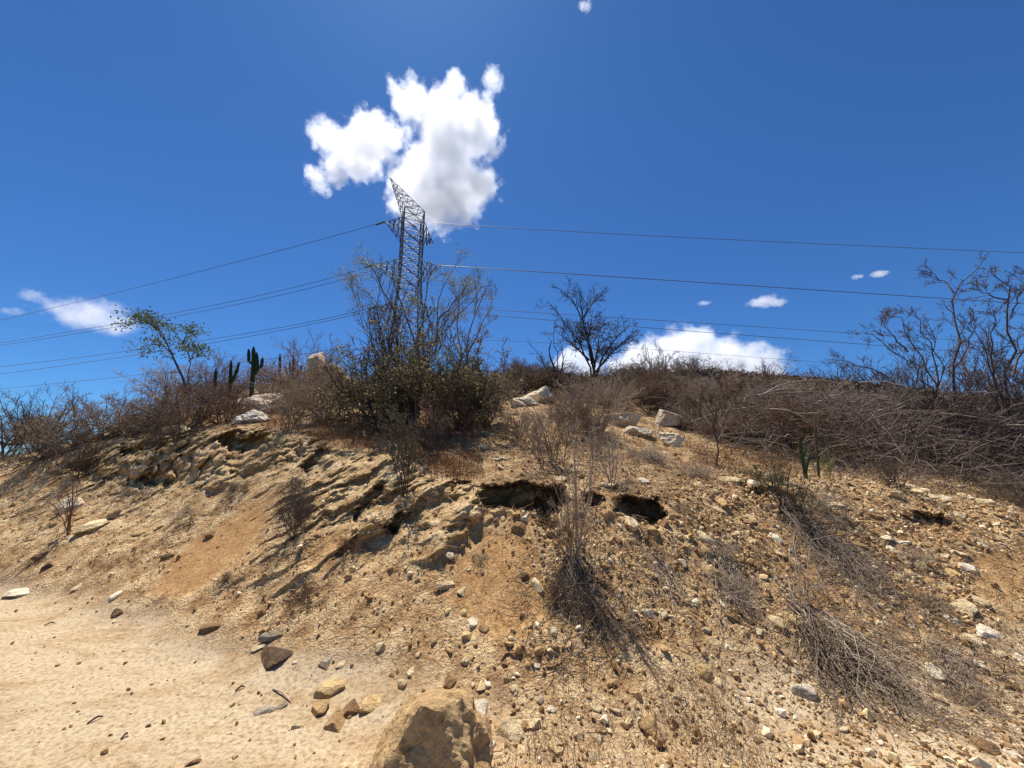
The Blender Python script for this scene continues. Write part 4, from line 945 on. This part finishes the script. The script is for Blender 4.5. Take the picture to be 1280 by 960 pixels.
# ============================================================ pylon
def bars(lst, r, sides=4):
    return tubes([([Vector(a), Vector(b_)], [r, r]) for a, b_ in lst], sides)
YT = 40.; base_c = at(513, 330, YT); bx, by = base_c.x, YT; gz = min(drop(bx, by).z, 9.5)
zt = lambda v: at(512, v, YT).z
RZ = math.radians(24)
tower = empty('lattice_pylon', (bx, by, gz), RZ)
def loc(P):  # world -> tower local
    q = Vector(P)-Vector((bx, by, gz)); q.rotate(Matrix.Rotation(-RZ, 3, 'Z')); return q
HT = zt(268)-gz; levels = np.concatenate([np.linspace(0, HT*.55, 6)[:-1], np.linspace(HT*.55, HT, 8)])
def half(z): return 2.0-.90*min(1, z/(HT*.62))
cor = lambda z: [Vector((sx*half(z), sy*half(z), z)) for sx, sy in ((-1, -1), (1, -1), (1, 1), (-1, 1))]
for i in range(4):
    v, f = tubes([([cor(z)[i] for z in levels], [.068]*len(levels))], 4); mobj('leg', np_mesh('leg', v, f, M_STEEL), tower)
br = []
for z0, z1 in zip(levels, levels[1:]):
    a, b_ = cor(z0), cor(z1)
    for i in range(4):
        j = (i+1) % 4; br += [(a[i], b_[j]), (a[j], b_[i]), (b_[i], b_[j])]
        mid = (a[i]+b_[j])/2; br += [(mid, (a[i]+b_[i])/2), (mid, (a[j]+b_[j])/2)]
    br += [(b_[0], b_[2])]
v, f = bars(br, .038); mobj('bracing', np_mesh('bracing', v, f, M_STEEL), tower)
# earth-wire peak leaning to the left
ap = loc(at(487.5, 222, YT-1.0)); tp = cor(HT); pk = [(c_, ap) for c_ in tp]
for k in range(1, 6):
    t = k/6.5; q = [c_.lerp(ap, t) for c_ in tp]; q0 = [c_.lerp(ap, (k-1)/6.5) for c_ in tp]
    for i in range(4): pk += [(q[i], q[(i+1) % 4]), (q0[i], q[(i+1) % 4])]
v, f = bars(pk, .036); mobj('peak', np_mesh('peak', v, f, M_STEEL), tower)
def arm(tip, zr0, zr1, sgn):
    t_ = loc(tip); h0, h1 = cor(zr0), cor(zr1); s = (0, 3) if sgn < 0 else (1, 2); L_ = []
    root_ = [h0[s[0]], h0[s[1]], h1[s[0]], h1[s[1]]]
    L_ += [(q, t_) for q in root_]
    for k in (1, 2, 3):
        u = k/4.; q = [c_.lerp(t_, u) for c_ in root_]; w_ = [c_.lerp(t_, (k-1)/4.) for c_ in root_]
        L_ += [(q[0], q[1]), (q[2], q[3]), (q[0], q[2]), (q[1], q[3]), (w_[0], q[2]), (w_[1], q[3]), (w_[0], q[1]), (w_[2], q[3])]
    v, f = bars(L_, .036); mobj('crossarm', np_mesh('crossarm', v, f, M_STEEL), tower); return t_
z_ = lambda v: zt(v)-gz
TIPS = {'La': (at(481, 277, 38.5), z_(300), z_(280), -1), 'Ra': (at(541.5, 304, 41.5), z_(300), z_(280), 1),
        'Lb': (at(467, 331, 38.5), z_(352), z_(330), -1), 'Rb': (at(552, 332, 40.8), z_(352), z_(330), 1),
        'Lc': (at(472, 383, 38.5), z_(404), z_(384), -1), 'Rc': (at(548, 384, 41), z_(404), z_(384), 1)}
for k, (t_, a, b_, s) in TIPS.items(): arm(t_, a, b_, s)
# insulator strings, each a row of discs
def insulator(a, b_):
    a, b_ = loc(a), loc(b_); P = []; n = 24
    for i in range(n+1): P.append((a.lerp(b_, i/n), .12 if i % 2 else .05))
    v, f = tubes([([p for p, r in P], [r for p, r in P])], 8); mobj('insulator', np_mesh('insulator', v, f, M_CABLE), tower)
tag(tower, 'tall steel lattice power pylon with leaning peak behind the trees', 'pylon')
def cable(label, pts, r=.028):
    """pts: photo position and forward distance; a smooth hanging curve through three points"""
    A = [at(*p) for p in pts]; a, m_, b_ = A; L_ = []
    for i in range(41):
        t = i/40; q = a*((1-t)*(1-2*t))+m_*(4*t*(1-t))+b_*(t*(2*t-1)); L_.append(q)
    v, f = tubes([(L_, [r]*41)], 5); c = np.array(A[0]); o = mobj('power_cable', np_mesh('power_cable', v-c, f, M_CABLE)); o.location = A[0]
    tag(o, label, 'cable', 'cables strung from the pylon')
cable('top left cable running from the highest left arm down to the left edge', [(478, 278, 38.5), (212, 349, 48), (-40, 410, 60)])
cable('upper of the close pair of cables left of the pylon, middle height', [(464, 332, 38.5), (240, 387, 48), (-40, 435, 60)])
cable('lower of the close pair of cables left of the pylon, middle height', [(466, 338, 39.5), (244, 391, 48.5), (-40, 438, 60.5)])
cable('upper cable of the low pair passing the green tree crown', [(470, 383, 38.5), (244, 427, 48), (-40, 463, 60)])
cable('lower cable of the low pair passing the green tree crown', [(472, 386, 40), (244, 432, 49), (-40, 473, 61)])
cable('lowest left cable just above the shrubs', [(440, 432, 42), (240, 461, 52), (-40, 490, 64)])
cable('top right cable reaching the right edge highest', [(538, 278, 40), (860, 297, 45), (1330, 318, 52)], .032)
cable('strong second cable right of the pylon', [(552, 332, 40.8), (860, 352, 44), (1330, 383, 50)], .045)
cable('upper of two thin low cables right of the pylon', [(548, 384, 41), (800, 399, 46), (1330, 434, 56)], .03)
cable('lower of two thin low cables right of the pylon', [(550, 388, 42), (800, 409, 46), (1330, 449, 56)], .036)
cable('faint lowest cable right of the pylon', [(575, 428, 45), (800, 436, 52), (1330, 478, 66)], .022)
insulator(at(481, 277, 38.5), at(470, 281, 38.8)); insulator(at(467, 331, 38.5), at(456, 334.5, 38.8)); insulator(at(472, 383, 38.5), at(461, 386, 38.8))

# ============================================================ uncountable cover: gravel, litter, grass
vx, vy, vz = XD.ravel(), YD.ravel(), ZD.ravel()
gx_ = np.stack([XD, YD, ZD], -1); du = np.zeros_like(gx_); dv_ = np.zeros_like(gx_)
du[:, 1:-1] = gx_[:, 2:]-gx_[:, :-2]; dv_[1:-1] = gx_[2:]-gx_[:-2]
nrm = np.cross(du, dv_); nrm /= np.linalg.norm(nrm, axis=2, keepdims=True)+1e-9
nrm[nrm[..., 2] < 0] *= -1; nrm = nrm.reshape(-1, 3); Pg = gx_.reshape(-1, 3)
area = np.linalg.norm(np.cross(du, dv_), axis=2)
pxa = 1.0/np.maximum(YY, 1)**1.6
vis = (U > -200) & (U < 1560) & (V < 985) & (YY > 1.7) & (YY < 13)
patch = np.clip(.5+1.2*fbm(XX*1.5, YY*1.5, ZZ*1.5, 3, 90), .05, 1.5)
def pick(wt, n, seed):
    g = np.random.default_rng(seed); p = (wt*area*pxa*vis).ravel(); p = np.maximum(p, 0); p /= p.sum()
    return g.choice(len(p), n, p=p), g
def scatter_rocks(name, wt, n, smin, smax, seed, material, label, cat):
    i, g = pick(wt, n, seed); v, f = ICO[1]; bases = [rockverts(1, 300+k, 9, .1, None, .5, (1, .8, .6))[0] for k in range(8)]
    B_ = np.array(bases)[g.integers(0, 8, n)]; s = smin*(smax/smin)**(g.random(n)**2.2)
    q = g.normal(size=(n, 4)); q /= np.linalg.norm(q, axis=1, keepdims=True); w_, x, y_, z = q.T
    Rm = np.stack([1-2*(y_*y_+z*z), 2*(x*y_-z*w_), 2*(x*z+y_*w_), 2*(x*y_+z*w_), 1-2*(x*x+z*z), 2*(y_*z-x*w_), 2*(x*z-y_*w_), 2*(y_*z+x*w_), 1-2*(x*x+y_*y_)], 1).reshape(n, 3, 3)
    V_ = np.einsum('nij,nkj->nki', Rm, B_)*s[:, None, None]+Pg[i][:, None]+nrm[i][:, None]*s[:, None, None]*.25
    F_ = (f[None]+(np.arange(n)*len(v))[:, None, None]).reshape(-1, 3)
    o = mobj(name, np_mesh(name, V_.reshape(-1, 3), F_, material)); tag(o, label, cat, kind='stuff')
sl = slope
scatter_rocks('gravel', (sl*(1-.85*m_sand)*(1-.72*smo)*(1-.3*rib)*(.5+m_rub*1.3+patch)+road*(.05+.9*sstep(-.9, .4, XX)))*(1-.55*m_out), 66000, .004, .024, 1, M_GRAVEL, 'fine gravel strewn over the bank', 'gravel')
scatter_rocks('pebbles', (sl*(1-.93*m_sand)*(1-.75*smo)*(.25+m_rub*1.8+patch*.6)+road*(.004+.30*sstep(-.9, .4, XX)))*(1-.6*m_out), 10500, .014, .048, 2, M_GRAVEL, 'loose pebbles and clods over the bank and its foot', 'pebbles')
def scatter_sticks(name, wt, n, l0, l1, r_, seed, material, label, cat, up=0., lift=.01):
    i, g = pick(wt, n, seed); P0 = Pg[i]+nrm[i]*lift*g.random((n, 1)); d = g.normal(size=(n, 3)); d -= nrm[i]*(d*nrm[i]).sum(1, keepdims=True)*(1-.12)
    d /= np.linalg.norm(d, axis=1, keepdims=True); d = d*(1-up)+np.array([0, 0, 1.])*up*1.2; d += g.normal(size=(n, 3))*.1*up; d /= np.linalg.norm(d, axis=1, keepdims=True)
    ln_ = g.uniform(l0, l1, (n, 1)); bend = g.normal(size=(n, 3))*.16*ln_
    A = np.stack([P0, P0+d*ln_*.5+bend*.5, P0+d*ln_+bend*(.2 if not up else 1.4)], 1); rr_ = np.array([1, .8, .4])[None]*r_*g.uniform(.5, 1.4, (n, 1))
    v, f = tubes([(a, r1) for a, r1 in zip(A, rr_)], 3)
    o = mobj(name, np_mesh(name, v, f, material)); tag(o, label, cat, kind='stuff')
inpoly = lambda pts, s=14: poly_mask(U, V, pts, s)
lit = sl*(1-.93*m_sand)*(.25+patch*.8)+m_plat*1.5
lit = lit*sl+(1-sl)*sstep(-.8, .5, XX)*patch*.9
lit = lit+2.5*inpoly([(640, 660), (800, 680), (830, 800), (700, 860), (640, 780)])+1.6*inpoly([(860, 640), (1120, 620), (1300, 700), (1290, 930), (1100, 900), (980, 800)])+1.2*inpoly([(330, 600), (430, 620), (430, 780), (330, 800)])
scatter_sticks('twig_litter', lit, 32000, .03, .15, .0018, 3, M_LITTER, 'broken dead twigs and leaf litter over the bank', 'litter', 0, .03)
scatter_sticks('twig_litter_pale', lit, 10000, .06, .28, .002, 4, M_STRAW, 'pale straw and dry stalks lying over the bank', 'litter', 0, .05)
gr = inpoly([(380, 545), (400, 528), (470, 530), (500, 545), (460, 562), (400, 562)], 8)
gr2 = inpoly([(520, 572), (600, 570), (600, 596), (540, 596)], 8)+.6*inpoly([(330, 520), (380, 520), (380, 545), (330, 540)], 6)+.5*inpoly([(860, 560), (1000, 560), (1000, 590), (880, 590)], 10)
scatter_sticks('rusty_grass', gr+gr2*.8, 9000, .05, .16, .0016, 5, M_RUST, 'rusty red dry grass on the ledge beside the olive bush', 'grass', .75)
gs = m_plat*.6*(YY < 9)+2.2*inpoly([(700, 860), (900, 850), (960, 955), (640, 955)], 30)*patch+.5*inpoly([(560, 700), (640, 720), (660, 800), (600, 790)], 20)+.5*inpoly([(1120, 820), (1300, 800), (1300, 900), (1180, 900)], 20)
scatter_sticks('dry_grass', gs, 15000, .03, .12, .0013, 6, M_STRAW, 'sparse straw coloured dry grass', 'grass', .6)
sc2 = far*(XX > -2)*(YY < 110)
# far scrub: leaf and twig clumps over the distant hill
vis = (YY > 13) & (YY < 105) & (XX > -.35*YY-0) & (XX < 1.9*YY); pxa = 1.0/np.maximum(YY, 1)**1.35
i, g = pick(np.ones_like(XX), 90000, 8); s = np.clip(Pg[i][:, 1]*.016, .3, 1.6)[:, None]
h_ = g.random((len(i), 1)); c = Pg[i]+np.concatenate([g.normal(size=(len(i), 2))*s*.3, s*1.5*h_], 1)
v, f = leafmesh(c, .42, 9, .6); sz = np.repeat(s, 4, 0); ctr = np.repeat(c, 4, 0); v = ctr+(v-ctr)*sz*1.1
m, nt, b = mat('scrub'); ge = N(nt, 'ShaderNodeNewGeometry')
c_ = ramp(nt, ge.outputs['Random Per Island'], [(0, (.05, .035, .025)), (.4, (.11, .07, .045)), (.75, (.16, .11, .07)), (.9, (.10, .10, .05)), (1, (.25, .19, .13))]); L(nt, c_, b.inputs['Base Color'])
o = mobj('distant_scrub', np_mesh('distant_scrub', v, f, m)); tag(o, 'brown scrub covering the far hillside', 'scrub', kind='stuff')
# loose sticks on the road
for u, v, du_, dv2, lab in [(119, 901, 20, -9, 'dark straight stick lying on the pale road'), (155, 922, 8, -6, 'tiny stick on the pale road right of the longer one'), (300, 862, 12, -5, 'short dark stick at the foot of the bank'), (62, 781, 14, -3, 'thin curved twig on the road at left'), (632, 822, -12, 10, 'dark curved stick above the white stones'), (352, 870, 22, 16, 'pale thin curved twig beside the brown stones')]:
    a, _ = hit(u-du_/2, v-dv2/2); b_, _ = hit(u+du_/2, v+dv2/2); m1 = (a+b_)/2+Vector((0, .01, .012)); z8 = Vector((0, 0, .006))
    vv, ff = tubes([([a+z8, a.lerp(m1, .6)+z8, m1+z8, b_.lerp(m1, .5)+z8, b_+z8], [.005, .006, .006, .005, .003])], 6)
    o = mobj('stick', np_mesh('stick', vv-np.array(a), ff, M_BARK, True)); o.location = a; o.color = (.12, .08, .06, 1) if 'pale thin' not in lab else (.5, .4, .3, 1); tag(o, lab, 'stick')

# ============================================================ clouds: real volumes high above the land
DENS = 2.2
def cloud(name, label, Y, blobs, dens=1.0, nscale=1.0, squash=1.0, thr=.04, amp=1.5, seed=0, step=.35, kk=2.6, xs=1.0, warp=.46):
    import bmesh
    rnd = random.Random(seed); f0 = at(blobs[0][0], blobs[0][1], Y); cen = Vector((0, 0, 0)); W = []
    for u, v, r in blobs:
        p = at(u, v, Y); f = p.y*CP+(p.z-CAMZ)*SP; rr_ = r*f/F
        W.append((p+Vector((0, rnd.uniform(-.5, .5)*rr_, 0)), rr_)); cen += p/len(blobs)
    U_ = max(r for _, r in W)                        # one local unit = the largest blob's radius
    bm = bmesh.new(); v_, _f = ICO[2]
    for p, r in W:
        c = (p-cen)/U_; q = r/U_*1.05+.30
        for x in v_: bm.verts.new((c.x+x[0]*q*xs, c.y+x[1]*q, c.z+x[2]*q*squash))
    res = bmesh.ops.convex_hull(bm, input=bm.verts)
    bmesh.ops.delete(bm, geom=[g for g in res['geom_interior'] if isinstance(g, bmesh.types.BMVert)], context='VERTS')
    me = bpy.data.meshes.new(name); bm.to_mesh(me); bm.free()
    m = bpy.data.materials.new(name); m.use_nodes = True; nt = m.node_tree; nt.nodes.remove(nt.nodes['Principled BSDF'])
    tc = N(nt, 'ShaderNodeTexCoord').outputs['Object']
    n = nt.nodes.new('ShaderNodeTexNoise'); n.inputs['Scale'].default_value = 1.1*nscale; n.inputs['Detail'].default_value = 9; n.inputs['Roughness'].default_value = .66; n.noise_dimensions = '4D'; n.inputs['W'].default_value = seed*3.7
    L(nt, tc, n.inputs['Vector'])
    wn = nt.nodes.new('ShaderNodeTexNoise'); wn.inputs['Scale'].default_value = 1.5*nscale; wn.inputs['Detail'].default_value = 7; wn.inputs['Roughness'].default_value = .68; wn.noise_dimensions = '4D'; wn.inputs['W'].default_value = seed*1.3
    L(nt, tc, wn.inputs['Vector']); ws = nt.nodes.new('ShaderNodeVectorMath'); ws.operation = 'MULTIPLY_ADD'; L(nt, wn.outputs['Color'], ws.inputs[0])
    wv = warp*2; ws.inputs[1].default_value = (wv,)*3
    off = nt.nodes.new('ShaderNodeVectorMath'); off.operation = 'SUBTRACT'; L(nt, tc, off.inputs[0]); off.inputs[1].default_value = (warp,)*3
    L(nt, off.outputs[0], ws.inputs[2]); wp = ws.outputs[0]
    best = None
    for p, r in W:
        c = (p-cen)/U_
        s = nt.nodes.new('ShaderNodeVectorMath'); s.operation = 'SUBTRACT'; L(nt, wp, s.inputs[0]); s.inputs[1].default_value = c[:]
        q = s.outputs[0]
        if squash != 1 or xs != 1:
            k = nt.nodes.new('ShaderNodeVectorMath'); k.operation = 'MULTIPLY'; L(nt, q, k.inputs[0]); k.inputs[1].default_value = (1/xs, 1, 1/squash); q = k.outputs[0]
        d = nt.nodes.new('ShaderNodeVectorMath'); d.operation = 'LENGTH'; L(nt, q, d.inputs[0])
        e = math_(nt, 'MULTIPLY_ADD', d.outputs['Value'], -U_/r, 1.0)
        best = e if best is None else math_(nt, 'SMOOTH_MAX', best, e, .12)
    f_ = math_(nt, 'MULTIPLY_ADD', math_(nt, 'SUBTRACT', n.outputs['Fac'], .5), amp*2, best)
    f_ = math_(nt, 'MULTIPLY', math_(nt, 'SUBTRACT', f_, thr), kk, clamp=True)
    dn = math_(nt, 'MULTIPLY', f_, dens*DENS/U_)
    pv = nt.nodes.new('ShaderNodeVolumePrincipled'); pv.inputs['Color'].default_value = (1, 1, 1, 1); pv.inputs['Anisotropy'].default_value = .45
    L(nt, dn, pv.inputs['Density']); L(nt, pv.outputs[0], nt.nodes['Material Output'].inputs['Volume'])
    me.materials.append(m); o = mobj(name, me); o.location = cen; o.scale = (U_,)*3; tag(o, label, 'cloud', 'clouds in the sky', 'thing')
    del o['kind']
    m.cycles.volume_step_rate = step
    return o
cloud('cloud', 'large bright white cloud behind the pylon top', 1500,
      [(570, 113, 16), (556, 136, 33), (588, 146, 36), (518, 136, 27), (602, 176, 26), (562, 186, 44), (530, 207, 36), (578, 228, 40), (604, 240, 22), (556, 262, 36), (520, 245, 34), (500, 228, 18), (506, 266, 14)], 1.0, 1.5, seed=1, step=.14, kk=2.4)
cloud('cloud', 'smaller ragged white cloud left of the largest one', 1500,
      [(458, 152, 22), (440, 180, 36), (470, 190, 30), (413, 178, 22), (420, 205, 18), (486, 166, 20), (400, 226, 15), (450, 215, 14), (388, 216, 9), (412, 216, 15), (424, 222, 12)], .8, 1.6, thr=.04, amp=1.5, seed=2, step=.2, kk=2.2)
cloud('cloud', 'small wisp of cloud at the upper right of the largest one', 1500, [(616, 104, 16), (608, 120, 10)], .22, 1.6, thr=.12, amp=1.2, seed=3, kk=2.5)
cloud('cloud', 'long heaped white cloud low over the right crest', 5000,
      [(868, 432, 26), (842, 446, 34), (900, 456, 36), (940, 462, 32), (805, 454, 32), (780, 468, 28), (960, 474, 22), (718, 450, 22), (738, 462, 24), (702, 458, 12), (880, 480, 40), (830, 485, 40)], 1.0, 1.6, seed=4, amp=1.25)
cloud('cloud', 'thin streaky cloud over the leaning green tree at left', 2500, [(112, 392, 34), (70, 384, 20), (140, 404, 22), (90, 394, 22), (130, 384, 18), (32, 368, 12), (20, 392, 10)], .30, 2.0, squash=.55, xs=1.3, thr=.03, amp=1.6, seed=5, kk=1.6)
cloud('cloud', 'small flat cloud above the low heaped cloud', 3000, [(958, 375, 16), (970, 377, 12)], .4, 1.6, squash=.4, xs=1.3, seed=6, amp=.8, kk=2.5)
cloud('cloud', 'tiny flat cloud over the bare trees at right', 3000, [(1098, 343, 9), (1070, 347, 6)], .35, 1.6, squash=.4, xs=1.3, seed=7, amp=.8, kk=2.5)
cloud('cloud', 'small cloud at the top edge of the photo', 1500, [(733, 10, 7), (728, 4, 6)], .12, 1.6, seed=8, amp=1.3, kk=1.4)
cloud('cloud', 'faint cloud scrap between the leafless tree and the small flat cloud', 3000, [(880, 379, 7)], .2, 1.6, squash=.4, xs=1.5, seed=9, amp=.9, kk=2)
